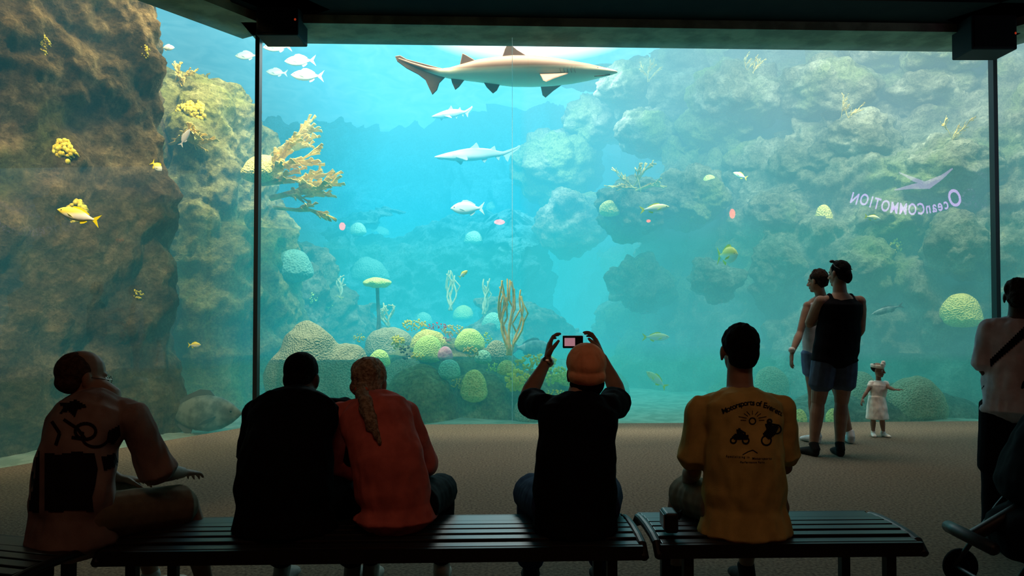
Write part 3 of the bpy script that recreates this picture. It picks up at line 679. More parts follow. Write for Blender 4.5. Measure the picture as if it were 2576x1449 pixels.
def hand(mb, w, f, n, side, curl, s=1):
    f = V(f).normalized(); n = V(n); n = (n - f * n.dot(f)).normalized(); l = f.cross(n) * (1 if side == 'R' else -1)
    mb.loft([w - f * .01 * s, w + f * .03 * s, w + f * .065 * s, w + f * .092 * s], [(.025 * s, .019 * s), (.034 * s, .017 * s), (.040 * s, .015 * s), (.040 * s, .012 * s)], lat=l)
    for off, ln in [(.031, .070), (.0105, .079), (-.0105, .073), (-.031, .057)]:
        p = w + f * .088 * s + l * off * s; fs = (f + l * off * 4.5).normalized(); A = curl * .35; pts = [p]
        for fr in (.44, .31, .25):
            p = p + (fs * math.cos(A) + n * math.sin(A)) * ln * fr * s; pts.append(p); A += curl
        mb.loft(pts, [.0092 * s, .0085 * s, .0078 * s, .0064 * s], lat=l, n=8)
    p = w + f * .03 * s + l * .028 * s; d = (f * .7 + l * .75 + n * .25).normalized()
    pts = [p, p + d * .034 * s]; d = (f * .9 + l * .3 + n * (.2 + curl * .5)).normalized(); pts.append(pts[-1] + d * .03 * s); pts.append(pts[-1] + d * .024 * s)
    mb.loft(pts, [.015 * s, .0115 * s, .010 * s, .0075 * s], lat=n, n=8)
def limb(mb, a, b, prof, k=1, off=0, lat=V((1, 0, 0)), t1=1, add=None):
    pts = []; rr = []
    for t, r in prof:
        if t > t1 + 1e-6: break
        pts.append(lerp(a, b, t)); rr.append(r * k + off)
    if len(pts) < 2: pts.append(lerp(a, b, t1)); rr.append(rr[-1])
    mb.loft(pts, rr, lat=lat, n=14)
ARM = [(0, .046), (.25, .050), (.5, .046), (.75, .041), (1, .036)]; FOR = [(0, .036), (.25, .043), (.5, .038), (.75, .030), (1, .025)]
THI = [(0, .088), (.25, .087), (.5, .078), (.75, .066), (1, .056)]; CAL = [(0, .053), (.25, .060), (.5, .053), (.75, .042), (1, .036)]
TOR = [(0, .150, .105), (.12, .168, .122), (.25, .160, .115), (.4, .148, .104), (.55, .152, .106), (.7, .164, .112), (.83, .166, .106), (.93, .120, .082), (1, .068, .062)]
def bez(a, c, b, t): return a * (1 - t) ** 2 + c * 2 * t * (1 - t) + b * t * t
def torso(mb, J, w, off=0, t0=0, t1=1, ext=None, s=1, fl=0):
    pts = []; rr = []; lats = []
    hl = (J['hipR'] - J['hipL']).normalized(); sl = (J['shR'] - J['shL']).normalized()
    base = J['pel']
    if ext is not None:
        pts.append(base - UP * ext); rr.append(((.172 + fl) * w * s + off, (.13 + fl) * w * s + off)); lats.append(hl)
    for t, a, b in TOR:
        if t < t0 or t > t1 + 1e-6: continue
        pts.append(bez(J['pel'], J['ctrl'], J['neck'], t)); k = w if t < .9 else (1 + w) / 2
        a2 = a; b2 = b
        if ext is not None and t < .45: a2 = max(a, .162); b2 = max(b, .120)
        rr.append((a2 * k * s + off, b2 * k * s + off)); lats.append(lerp(hl, sl, t))
    mb.loft(pts, rr, n=24, lats=lats, cap=.5)
def foot(mb, an, f, s, off=0):
    f = V(f); f.z = 0; f.normalize(); l = f.cross(UP)
    z = V((0, 0, 1))
    h = an - z * (.052 * s) - f * .035 * s
    mb.loft([h, an - z * .048 * s + f * .03 * s, an - z * .056 * s + f * .10 * s, an - z * .064 * s + f * .16 * s, an - z * .068 * s + f * .195 * s],
            [(.032 * s + off, .036 * s + off), (.036 * s + off, .038 * s + off), (.044 * s + off, .03 * s + off * .7), (.04 * s + off, .022 * s + off * .7), (.026 * s + off, .014 * s + off * .7)], lat=l)
    mb.loft([h + z * .02 * s, an + z * .03 * s], [.034 * s + off, .036 * s + off])

skinA = M('skin', (.30, .17, .115), .6, (.36, .21, .14), 12, spec=.3); skinD = M('skin_dark', (.06, .033, .022), .55, (.08, .045, .028), 12, spec=.3)
m_eyew = M('eyeball', (.7, .68, .65), .2); m_iris = M('iris', (.03, .02, .01), .1)
def fab(name, c, c2=None, sc_=14): return M(name, c, .9, c2 or tuple(x * 1.25 for x in c), sc_, .25, 220, bdist=.003, spec=.08)
def human(label, J, spec, base):
    s = spec.get('s', 1); w = spec.get('w', 1); skin = spec.get('skin', skinA); vox = spec.get('vox', .0065)
    root = empty('person', base, label=label, category='person')
    mb = MB(); HR = J['HR']
    torso(mb, J, w, s=s)
    hd = J['head']; head_parts(mb, hd, HR, spec.get('hs', s))
    mb.loft([J['neck'] - (hd - J['neck']) * .25, lerp(J['neck'], hd, .45), hd + HR @ V((0, -.012 * s, -.03 * s))], [(.062 * s * (w + 1) / 2, .062 * s), (.055 * s * (w + 1) / 2, .056 * s), (.054 * s, .056 * s)], n=16)
    for S in 'LR':
        sh, el, wr, hp, kn, an = (J[k + S] for k in ('sh', 'el', 'wr', 'hip', 'kn', 'an'))
        mb.loft([J['neck'] - UP * .03 * s, lerp(J['neck'] - UP * .03 * s, sh, .5), sh], [.040 * s, .044 * s, .046 * s])
        mb.ell(sh, (.052 * s * w,) * 3)
        limb(mb, sh, el, ARM, s * spec.get('aw', w)); limb(mb, el, wr, FOR, s * (spec.get('aw', w) * .5 + .5)); mb.ell(el, (.036 * s,) * 3)
        limb(mb, hp, kn, THI, s * w); limb(mb, kn, an, CAL, s * (.5 * w + .5)); mb.ell(kn, (.055 * s,) * 3)
        hf, hn, hc = J['hand' + S]; hand(mb, wr, hf, hn, S, hc, s * spec.get('hsz', 1)); foot(mb, an, J['ft' + S], s)
    obj('body', remesh(mb, vox, 2), skin, root)
    for g in (-1, 1):
        k = spec.get('hs', s); mb = MB(); c = hd + HR @ (V((g * .03, .071, .004)) * k)
        mb.ell(c, (.014 * k,) * 3, mi=0); mb.ell(c + HR @ V((0, .0105 * k, 0)), (.006 * k,) * 3, mi=1); obj('eye', mb, [m_eyew, m_iris], root)
    return root
def shirt(root, J, mat, s=1, w=1, sl=.6, ext=.06, off=.014, slr=1.25, wr=.010, name='shirt', fl=0, t1=.95, vox=.0075, both=True):
    mb = MB(); torso(mb, J, w, off, 0, t1, ext, s, fl)
    for S in 'LR':
        sh, el = J['sh' + S], J['el' + S]
        a = J['neck'] - UP * .040 * s
        mb.loft([a, lerp(a, sh, .5), sh], [.036 * s + off, .042 * s + off, .044 * s + off])
        mb.ell(sh, (.048 * s * w + off,) * 3)
        q = min(sl, 1); limb(mb, sh, lerp(sh, el, q), [(0, .047), (.5, .051), (1, .049 * slr)], s * w, off)
        if sl > 1: limb(mb, el, J['wr' + S], FOR, s * w, off, t1=sl - 1); mb.ell(el, (.042 * s + off,) * 3)
    o = obj(name, remesh(mb, vox, 3, wr, 12), mat, root); return o
def tank(root, J, mat, s=1, w=1, ext=.06, off=.012):
    mb = MB(); torso(mb, J, w, off, 0, .83, ext, s)
    for S in 'LR':
        q = lerp(J['neck'], J['sh' + S], .55)
        for g in (-.07, .08):
            f = (J['hipR'] - J['hipL']).cross(UP).normalized() * -g
            mb.loft([bez(J['pel'], J['ctrl'], J['neck'], .78) + (q - J['neck']) * .9 + f * 1.1, q + f * .8 - UP * .03, q + UP * .028 * s], [.03 * s, .026 * s, .022 * s])
    return obj('tank_top', remesh(mb, .008, 3, .005), mat, root)
def pants(root, J, mat, s=1, w=1, end=.8, off=.012, name='shorts', flare=1.12, long=0):
    mb = MB(); torso(mb, J, w, off * .6, 0, .25, None, s)
    for S in 'LR':
        hp, kn, an = J['hip' + S], J['kn' + S], J['an' + S]
        limb(mb, hp, lerp(hp, kn, end), [(0, .088), (.5, .088), (1, .075 * flare)], s * w, off)
        if long: limb(mb, kn, lerp(kn, an, long), [(0, .06), (.5, .062), (1, .058)], s * w, off); mb.ell(kn, (.06 * s * w + off,) * 3)
    return obj(name, remesh(mb, .008, 3, .006), mat, root)
def shoes(root, J, mat, s=1):
    for S in 'LR':
        mb = MB(); foot(mb, J['an' + S] , J['ft' + S], s, .007)
        o = obj('shoe', remesh(mb, .006, 2), mat, root)
def hairm(root, J, mat, parts, s=1, vox=.006, wr=.006, name='hair', extra=None):
    mb = MB(); R = J['HR']
    for p, r in parts: mb.ell(J['head'] + R @ (V(p) * s), tuple(x * s for x in r), R, n=20, m=14)
    if extra: extra(mb, J['head'], R)
    return obj(name, remesh(mb, vox, 2, wr, 30), mat, root)
SHORT = [((0, -.026, .044), (.080, .090, .084)), ((0, -.055, -.01), (.066, .058, .062))]

def seated(x, y, yaw=0, lean=.1, side=0, head=(0, 0), s=1, w=1, hh=.5, hf=.04, arms='lap', z=.45, knee=.44, spread=.1, hy=None):
    f = V((math.sin(yaw), math.cos(yaw), 0)); r = V((math.cos(yaw), -math.sin(yaw), 0)); J = {}
    pel = V((x, y, z + .105 * s)); J['pel'] = pel
    J['neck'] = pel + UP * hh * s * math.cos(lean) + f * hh * s * math.sin(lean) + r * side
    J['ctrl'] = pel + UP * hh * .58 * s + f * (-.03) * s + r * side * .3
    J['HR'] = Matrix.Rotation(-(head[0]), 3, 'Z') @ Matrix.Rotation(head[1], 3, 'X')
    J['head'] = J['neck'] + UP * .145 * s + f * hf
    sw = .175 * s * w + .01
    for S, g in (('L', -1), ('R', 1)):
        J['sh' + S] = J['neck'] - UP * .075 * s + r * g * sw + f * .0
        J['hip' + S] = pel + r * g * .095 * s - UP * .01
        J['kn' + S] = J['hip' + S] + f * knee * s + r * g * spread * .8 + UP * .0
        J['kn' + S].z = .50
        J['an' + S] = V((J['kn' + S].x, J['kn' + S].y, .088)) + f * .12
        J['ft' + S] = f
        J['el' + S] = J['sh' + S] - UP * .25 * s + r * g * .04 + f * .10
        J['wr' + S] = V((J['hip' + S].x, J['hip' + S].y, 0)) + f * .30 + r * g * .03 + UP * .62
        J['hand' + S] = (f + V((0, 0, -.25)) - r * g * .4, V((0, 0, -1)), .35)
    return J, f, r

# --- yellow T-shirt man
J, f, r = seated(.99, 3.24, 0, .10, side=0, head=(.0, .0), w=.95, hf=.02)
J['head'] = W(1860, 885, 3.32); J['neck'] = J['neck'] - UP * .015; J['shL'] -= UP * .025; J['shR'] -= UP * .025
J['elL'] = J['shL'] + V((-.02, .03, -.27)); J['wrL'] = J['elL'] + V((.02, .22, -.10)); J['elR'] = J['shR'] + V((.035, .06, -.26)); J['wrR'] = J['elR'] + V((-.12, .22, -.06))
pY = human('person in yellow printed t-shirt sitting upright on the bench', J, dict(w=.95), V((.99, 3.24, 0)))
yshirt = shirt(pY, J, fab('yellow_cotton', (.50, .37, .12)), w=.98, sl=.80, ext=.115, slr=1.4, off=.014, fl=.016, wr=.012)
yshirt['label'] = 'yellow cotton t-shirt with a dark motorsport print on the back'
pants(pY, J, fab('khaki', (.17, .14, .09)), w=.95, end=.85); shoes(pY, J, fab('shoe_dark', (.02, .02, .02)))
hairm(pY, J, M('hair_black', (.005, .004, .003), .85, (.008, .007, .006), 60, .6, 120, spec=.08), SHORT)

# --- black shirt man
m_hb = bpy.data.materials['hair_black']
J, f, r = seated(-.97, 3.25, 0, .50, head=(.15, -.25), w=1.1, hf=.07, hh=.49)
J['head'] = W(760, 955, 3.56)
p2 = human('person in black t-shirt hunched forward on the bench', J, dict(w=1.1, skin=skinD), V((-.97, 3.25, 0)))
shirt(p2, J, fab('black_cotton', (.004, .004, .006)), w=1.15, sl=.85, ext=.1, slr=1.4, fl=.015)
pants(p2, J, fab('black_denim', (.005, .005, .007)), w=1.1, end=1, long=.85, name='trousers'); shoes(p2, J, fab('shoe_grey', (.3, .28, .26)))
hairm(p2, J, m_hb, SHORT, wr=.002)

def bvh_of(o):
    me = o.data; T = acc(o)
    return BVHTree.FromPolygons([v.co + T for v in me.vertices], [tuple(p.vertices) for p in me.polygons])
# --- orange shirt woman
J, f, r = seated(-.50, 3.26, -.05, .40, side=-.13, head=(.12, -.15), w=.85, hf=.05, hh=.46)
J['head'] = W(930, 966, 3.50); J['elR'] = J['shR'] + V((.08, .08, -.24)); J['wrR'] = J['elR'] + V((-.1, .22, -.05))
p3 = human('person with blonde ponytail and coral red shirt leaning to one side', J, dict(w=.82, s=.95, skin=skinA), V((-.5, 3.26, 0)))
ws = shirt(p3, J, fab('coral_red_cotton', (.56, .14, .115)), w=.90, s=.97, sl=1.6, ext=.06, slr=1.0, fl=.018, off=.017, wr=.011)
pants(p3, J, fab('black_trousers', (.004, .004, .006)), w=.88, end=1, long=.85, name='trousers', off=.012); shoes(p3, J, fab('sandal', (.45, .4, .35)))
m_bl = M('hair_blonde', (.22, .15, .095), .7, (.46, .35, .24), 70, .6, 110, spec=.2)
wb = bvh_of(ws)
def pony(mb, h, R):
    pts = [h + R @ V((0, -.09, .0)), h + R @ V((0, -.125, -.035))]
    for (px, py) in [(920, 1012), (926, 1040), (936, 1068), (948, 1092), (956, 1116)]:
        d = (W(px, py, 5) - CAM).normalized(); loc, n, i, dist = wb.ray_cast(CAM, d, 8)
        if loc is None: loc = W(px, py, pts[-1].y)
        pts.append(loc - d * .006)
    mb.loft(pts, [.020, .026, .032, .032, .028, .018, .006], n=12)
hairm(p3, J, m_bl, [((0, -.024, .042), (.083, .093, .086)), ((0, -.05, -.012), (.072, .062, .066))], s=.97, extra=pony, wr=.010)
mb = MB(); mb.ell(J['head'] + J['HR'] @ V((0, -.118, -.03)), (.030, .028, .016)); obj('hair_tie', mb, fab('hair_tie_red', (.7, .12, .05)), p3)

# --- photographer
J, f, r = seated(.27, 3.24, 0, .16, side=.03, head=(0, .12), w=1.0, hf=.03)
J['shL'] = W(1364, 1026, 3.33); J['shR'] = W(1534, 1026, 3.33)
J['neck'] = W(1458, 1000, 3.32); J['ctrl'] = J['pel'] + UP * .28 + V((0, -.03, 0))
J['head'] = W(1474, 940, 3.37)
J['elL'] = W(1322, 1005, 3.56); J['elR'] = W(1560, 1000, 3.56)
J['wrL'] = W(1376, 908, 3.68); J['wrR'] = W(1514, 898, 3.69)
J['handL'] = (V((.16, .2, .9)), V((1, .1, 0)), .6); J['handR'] = (V((-.30, .2, .85)), V((-1, .1, 0)), .6)
p4 = human('person in orange cap raising a compact camera with both hands', J, dict(w=.97, vox=.0055, aw=.9), V((.27, 3.24, 0)))
shirt(p4, J, bpy.data.materials['black_cotton'], w=.99, sl=.55, ext=.11, slr=1.25, fl=.0)
pants(p4, J, fab('blue_denim', (.02, .035, .09)), w=.95, end=1, long=.9, name='jeans'); shoes(p4, J, bpy.data.materials['shoe_dark'])
def brim(mb, h, R):
    mb.loft([h + R @ V((0, .06, .05)), h + R @ V((0, .12, .045)), h + R @ V((0, .165, .035))], [(.07, .008), (.068, .007), (.04, .006)], lat=R @ V((1, 0, 0)), n=20)
hairm(p4, J, m_hb, [((0, -.05, -.035), (.078, .06, .058))], name='hair', wr=.006)
m_cap = fab('orange_cap', (.95, .44, .24)); 
hairm(p4, J, m_cap, [((0, -.016, .052), (.088, .106, .090)), ((0, -.045, .0), (.085, .078, .055))], name='cap', wr=.003, extra=brim)['label'] = 'orange cloth cap'
mb = MB(); mb.loft([J['wrL'] + V((0, 0, -.012)), J['wrL'] + V((0.002, 0, .004))], [.034, .033], n=20); obj('bracelet', mb, M('silver', (.5, .45, .4), .3, metal=1), p4)
c = W(1441, 860, 3.745)
e = empty('compact_camera', c - UP * .03, label='small black compact camera held up with lit screen', category='camera')
mb = MB(); mb.box(c, (.050, .012, .031)); a = obj('camera_body', mb, m_black, e, smooth=False); bv = a.modifiers.new('b', 'BEVEL'); bv.width = .004; bv.segments = 2
mb = MB(); mb.box(c + V((-.016, -.0135, .0)), (.026, .001, .020)); obj('screen', mb, M('lcd', (.3, .1, .15), .3, (.1, .05, .2), 30, emit=(.75, .35, .42), estr=.35), e, smooth=False)
mb = MB(); mb.loft([c + V((.01, .012, 0)), c + V((.01, .03, 0))], [.02, .018], n=20); obj('lens', mb, m_black, e)

# --- left seated man
J, f, r = seated(-1.80, 3.12, .42, .28, head=(.80, -.15), w=1.0, hf=.06, hh=.48, knee=.42)
J['head'] = W(210, 952, 3.25)
J['elR'] = J['shR'] + f * .10 + r * .03 - UP * .25; J['wrR'] = J['elR'] + f * .2 - r * .08 - UP * .05
p5 = human('balding person with glasses and printed shirt sitting sideways', J, dict(w=.98), V((-1.8, 3.12, 0)))
ash = shirt(p5, J, fab('faded_print_cotton', (.36, .27, .23), (.24, .17, .145), 5), w=1.02, sl=1.0, ext=.11, slr=1.35, fl=.016, wr=.012)
pants(p5, J, bpy.data.materials['khaki'], w=.98, end=.95, flare=1.15); shoes(p5, J, fab('shoe_white', (.5, .48, .45)))
hairm(p5, J, M('hair_thinning', (.06, .03, .02), .9, (.10, .055, .035), 60, .5, 120, spec=.1), [((0, -.030, .030), (.0775, .088, .082)), ((0, -.05, -.02), (.070, .058, .05))], wr=.002)
mb = MB(); R = J['HR']
for g in (-1, 1):
    cc = J['head'] + R @ V((g * .032, .098, .002)); ring = [cc + R @ V((.021 * math.cos(a), 0, .017 * math.sin(a))) for a in [k * math.pi / 8 for k in range(17)]]
    mb.loft(ring, [.0016] * 17, lat=R @ V((0, 1, 0)), n=6)
    mb.loft([J['head'] + R @ V((g * .054, .096, .006)), J['head'] + R @ V((g * .074, .05, .008)), J['head'] + R @ V((g * .082, -.01, .01))], [.0018] * 3, n=6)
mb.loft([J['head'] + R @ V((-.012, .102, .006)), J['head'] + R @ V((.012, .102, .006))], [.0016] * 2, lat=UP, n=6)
obj('eyeglasses', mb, M('wire', (.35, .3, .25), .3, metal=1), p5)

# --- prints on clothing
def decal(bv, quads, mat, name, parent, off=.002):
    vs, fs = [], []
    for verts, faces in quads:
        base = len(vs); ok = True; tmp = []
        for (x, y) in verts:
            d = (W(x, y, 5) - CAM).normalized(); loc, n, i, dist = bv.ray_cast(CAM, d, 8)
            if loc is None: ok = False; break
            tmp.append(loc - d * off)
        if ok: vs += tmp; fs += [tuple(i + base for i in f) for f in faces]
    if not vs: return
    mb = MB(); mb.add(vs, fs); obj(name, mb, mat, parent, smooth=False)
_gc = {}
def glyph(ch):
    if ch in _gc: return _gc[ch]
    cu = bpy.data.curves.new('g', 'FONT'); cu.body = ch; cu.size = 1; cu.offset = .02; o = bpy.data.objects.new('g', cu); sc.collection.objects.link(o)
    dg = bpy.context.evaluated_depsgraph_get(); me = bpy.data.meshes.new_from_object(o.evaluated_get(dg))
    r = ([(v.co.x, v.co.y) for v in me.vertices], [tuple(p.vertices) for p in me.polygons]); 
    wd = max([q[0] for q in r[0]] + [.25]) if ch != ' ' else .25
    bpy.data.objects.remove(o); _gc[ch] = (r[0], r[1], wd); return _gc[ch]
def text_path(txt, path, size, gap=.06):
    out = []; tot = sum(glyph(c)[2] + gap for c in txt); s = 0
    for c in txt:
        vs, fs, wd = glyph(c); mid = (s + wd / 2) / tot; x, y, a = path(mid)
        if fs:
            out.append(([(x + ((vx - wd / 2) * math.cos(a) + vy * math.sin(a)) * size, y + ((vx - wd / 2) * math.sin(a) - vy * math.cos(a)) * size) for vx, vy in vs], fs))
        s += wd + gap
    return out
def strip(pts, w):
    out = []
    for (x0, y0), (x1, y1) in zip(pts, pts[1:]):
        L = math.hypot(x1 - x0, y1 - y0); k = max(1, int(L / 5)); nx, ny = -(y1 - y0) / L * w / 2, (x1 - x0) / L * w / 2
        for i in range(k):
            a, b = i / k, (i + 1) / k
            X0, Y0, X1, Y1 = x0 + (x1 - x0) * a, y0 + (y1 - y0) * a, x0 + (x1 - x0) * b, y0 + (y1 - y0) * b
            out.append(([(X0 + nx, Y0 + ny), (X1 + nx, Y1 + ny), (X1 - nx, Y1 - ny), (X0 - nx, Y0 - ny)], [(0, 1, 2, 3)]))
    return out
def circ(cx, cy, r, n=20, ry=None, a0=0, a1=6.2832): return [(cx + r * math.cos(a0 + (a1 - a0) * i / n), cy + (ry or r) * math.sin(a0 + (a1 - a0) * i / n)) for i in range(n + 1)]
def fill(poly, st=4):
    ys = [p[1] for p in poly]; out = []
    y = min(ys)
    while y < max(ys):
        c = y + st / 2; cr = []
        for (x0, y0), (x1, y1) in zip(poly, poly[1:] + poly[:1]):
            if (y0 <= c) != (y1 <= c): cr.append(x0 + (c - y0) * (x1 - x0) / (y1 - y0))
        cr.sort()
        for a, b in zip(cr[::2], cr[1::2]):
            k = max(1, int((b - a) / 5))
            for i in range(k):
                u, v = a + (b - a) * i / k, a + (b - a) * (i + 1) / k; out.append(([(u, y), (v, y), (v, y + st), (u, y + st)], [(0, 1, 2, 3)]))
        y += st
    return out
ink = M('shirt_ink', (.014, .014, .022), .9, spec=.1)
Q = text_path('Motorsports of Everett', lambda t: (1819 + 148 * t, 1042 - 26 * math.sin(math.pi * t) + 6 * t, math.radians(-20 + 44 * t)), 19, .04)
Q += strip(circ(1893, 1059, 8), 3)
for k in range(9):
    a = math.pi + k * math.pi / 8; Q += strip([(1893 + 16 * math.cos(a), 1057 + 14 * math.sin(a)), (1893 + (30 + 8 * (k % 2)) * math.cos(a), 1057 + 24 * math.sin(a))], 1.3)
Q += strip(circ(1845, 1108, 7), 4) + strip(circ(1876, 1108, 8), 4) + fill([(1840, 1100), (1850, 1090), (1866, 1088), (1884, 1096), (1880, 1106), (1848, 1106)], 3) + fill([(1854, 1092), (1852, 1080), (1862, 1077), (1870, 1092)], 3) + strip([(1862, 1082), (1876, 1090)], 4)
Q += strip(circ(1928, 1108, 12), 4) + strip(circ(1954, 1080, 11), 4) + fill([(1918, 1092), (1930, 1078), (1948, 1068), (1960, 1074), (1950, 1094), (1934, 1106)], 3) + fill([(1930, 1084), (1924, 1068), (1936, 1060), (1946, 1074)], 3) + strip([(1938, 1066), (1960, 1070)], 4) + strip(circ(1936, 1060, 5), 5)
Q += text_path('Specializing in', lambda t: (1826 + 60 * t, 1150 + 3 * t, .05), 8) + text_path('Motorsports', lambda t: (1892 + 50 * t, 1156, .03), 8) + text_path('Performance Parts', lambda t: (1862 + 62 * t, 1165, .02), 7)
Q += strip([(1868, 1144), (1882, 1136), (1894, 1132), (1906, 1140)], 2)
decal(bvh_of(yshirt), Q, ink, 'shirt_print', pY)
Q = fill([(60, 1120), (100, 1118), (98, 1290), (56, 1285)]) + fill([(112, 1140), (150, 1143), (190, 1136), (238, 1141), (246, 1180), (240, 1220), (232, 1250), (236, 1288), (180, 1282), (140, 1290), (112, 1284)]) 
Q += strip(circ(84, 1072, 20, ry=32), 9) + strip(circ(84, 1072, 8, ry=14), 8) + fill([(82, 1000), (124, 985), (128, 1018), (86, 1026)])
Q += strip(circ(215, 1085, 26, ry=20), 8) + strip(circ(240, 1098, 34, ry=26, a1=3.6), 7) + strip([(160, 1055), (195, 1078), (215, 1105), (180, 1100)], 8) + strip([(130, 1060), (150, 1090), (140, 1120)], 9) + fill([(255, 1150), (290, 1140), (300, 1170), (262, 1185)])
Q += fill([(140, 1012), (165, 1015), (190, 1005), (220, 1022), (195, 1030), (188, 1050), (172, 1034), (148, 1042), (160, 1024)]) + fill([(272, 1085), (300, 1070), (304, 1095), (285, 1120), (268, 1110)])
decal(bvh_of(ash), Q, M('shirt_ink_dark', (.014, .010, .012), .9, spec=.1), 'shirt_print', p5, off=.003)

# --- standing pose
def standing(x, y, H, yaw=0, w=1, stance=.11, step=(0, 0), head=(0, 0), ground=0):
    s = H / 1.78; f = V((math.sin(yaw), math.cos(yaw), 0)); r = V((math.cos(yaw), -math.sin(yaw), 0)); J = {}
    pel = V((x, y, ground + .97 * s)); J['pel'] = pel; J['neck'] = V((x, y, ground + 1.50 * s)) + f * .01; J['ctrl'] = lerp(J['pel'], J['neck'], .5) + f * .03
    J['head'] = J['neck'] + UP * .155 * s + f * .02; J['HR'] = Matrix.Rotation(-(head[0]), 3, 'Z') @ Matrix.Rotation(head[1], 3, 'X')
    for S, g, st in (('L', -1, step[0]), ('R', 1, step[1])):
        J['sh' + S] = J['neck'] - UP * .065 * s + r * g * (.175 * s * w + .01)
        J['hip' + S] = pel + r * g * .092 * s - UP * .03 * s
        J['an' + S] = V((x, y, ground + .088 * s)) + r * g * stance + f * st
        J['kn' + S] = lerp(J['hip' + S], J['an' + S], .5) + f * .02
        J['ft' + S] = f + r * g * .25
        J['el' + S] = J['sh' + S] - UP * .28 * s + r * g * .06; J['wr' + S] = J['el' + S] - UP * .24 * s + f * .06
        J['hand' + S] = (V((0, 0, -1)) + f * .15, -r * g, .35)
    return J, f, r, s
J, f, r, s = standing(3.13, 7.72, 1.76, -.15, .95, head=(-.7, -.1), stance=.15)
J['head'] = W(2055, 708, 7.7); J['neck'] = W(2066, 748, 7.72); J['shL'] = W(2032, 770, 7.68); J['shR'] = W(2110, 768, 7.75); J['ctrl'] = V((3.12, 7.72, 1.25))
J['elL'] = W(2012, 838, 7.62); J['wrL'] = W(1992, 888, 7.5); J['anL'] = W(2052, 1092, 7.75); J['anR'] = W(2138, 1092, 7.75); J['anL'].z = J['anR'].z = .09
J['knL'] = lerp(J['hipL'], J['anL'], .5); J['knR'] = lerp(J['hipR'], J['anR'], .5)
J['handL'] = (V((-.1, -.1, -1)), V((1, 0, 0)), .3)
pw = human('person in light tank top and shorts standing with arm hanging', J, dict(w=.95, s=s * .97), V((3.13, 7.72, 0)))
tank(pw, J, fab('pale_cotton', (.5, .5, .55)), s * .97, .98); pants(pw, J, fab('denim_shorts', (.10, .16, .28)), s * .97, 1.0, end=.5); shoes(pw, J, fab('shoe_white2', (.6, .6, .6)), s)
hairm(pw, J, M('hair_brown', (.02, .010, .007), .8, (.035, .02, .014), 60, .6, 100, spec=.1), [((0, -.028, .045), (.084, .094, .086)), ((0, -.06, .0), (.072, .06, .07)), ((0, -.10, .03), (.04, .04, .04))], s, wr=.01)
mb = MB(); q = J['wrL']; mb.loft([q + V((0, 0, .02)), q + V((0, 0, .04))], [.034, .034], n=16); obj('wristband', mb, m_eyew, pw)
J, f, r, s = standing(2.96, 7.1, 1.83, -.1, 1.12, head=(-.5, -.05), stance=.14, step=(-.02, .0))
J['head'] = W(2110, 690, 7.1); J['neck'] = W(2113, 738, 7.08); J['pel'] = W(2100, 895, 7.1); J['ctrl'] = lerp(J['pel'], J['neck'], .5) + V((.03, 0, 0))
for S, g in (('L', -1), ('R', 1)): J['hip' + S] = J['pel'] + r * g * .1 - UP * .03; J['sh' + S] = J['neck'] + r * g * .19 - UP * .08
J['anL'] = W(2046, 1120, 7.1); J['anR'] = W(2112, 1120, 7.1); J['anL'].z = J['anR'].z = .09
J['knL'] = lerp(J['hipL'], J['anL'], .5) + V((0, .02, 0)); J['knR'] = lerp(J['hipR'], J['anR'], .5) + V((0, .02, 0))
J['elL'] = W(2036, 815, 7.18); J['wrL'] = W(2070, 790, 7.40); J['handL'] = (V((.5, .8, .1)), V((.5, -.3, -.4)), .4)
J['elR'] = W(2164, 832, 7.18); J['wrR'] = W(2140, 850, 7.42); J['handR'] = (V((-.6, .7, 0)), V((-.5, -.3, -.4)), .4)
pm = human('person in black tank top and denim shorts standing with back turned', J, dict(w=1.12, aw=1.2, s=s), V((2.96, 7.1, 0)))
tank(pm, J, bpy.data.materials['black_cotton'], s, 1.18, ext=.04, off=.014); pants(pm, J, fab('denim_shorts2', (.06, .09, .14)), s, 1.06, end=.62, off=.02); shoes(pm, J, bpy.data.materials['shoe_dark'], s)
hairm(pm, J, m_hb, SHORT + [((0, -.09, -.02), (.05, .035, .07))], s, wr=.006)
mb = MB()
for g in (-1, 1):
    cc = J['head'] + J['HR'] @ V((g * .034, .04, .125)); mb.ell(cc, (.03, .02, .015), J['HR'])
    mb.loft([cc, J['head'] + J['HR'] @ V((g * .088, -.03, .07)), J['head'] + J['HR'] @ V((g * .088, -.08, .04))], [.004] * 3, n=6)
obj('sunglasses', mb, m_black, pm)
# toddler
J, f, r, s = standing(3.94, 8.15, .80, 2.7, 1.0, head=(2.35, -.1), stance=.045)
J['neck'] = W(2210, 958, 8.15); J['head'] = W(2209, 931, 8.14); J['pel'] = W(2206, 1020, 8.15); J['ctrl'] = lerp(J['pel'], J['neck'], .5)
r = V((-1, .1, 0)).normalized()
J['shR'] = J['neck'] + r * .07 - UP * .03; J['shL'] = J['neck'] - r * .07 - UP * .03
J['hipR'] = J['pel'] + r * .04; J['hipL'] = J['pel'] - r * .04
J['elR'] = W(2181, 985, 8.12); J['wrR'] = W(2170, 1002, 8.1); J['elL'] = W(2236, 975, 8.08); J['wrL'] = W(2250, 980, 8.0)
J['anR'] = V((3.88, 8.15, .045)); J['anL'] = V((3.98, 8.13, .045)); J['knR'] = lerp(J['hipR'], J['anR'], .52); J['knL'] = lerp(J['hipL'], J['anL'], .52)
J['ftR'] = V((-.3, -1, 0)); J['ftL'] = V((.4, -1, 0)); J['handR'] = (V((-.3, -.1, -.9)), V((1, 0, 0)), .3); J['handL'] = (V((1, -.4, .1)), V((0, 0, -1)), .2)
pt = human('toddler in white dress with flower headband reaching out one arm', J, dict(w=1.15, s=.45, hs=.66, vox=.0035, hsz=1.15), V((3.94, 8.15, 0)))
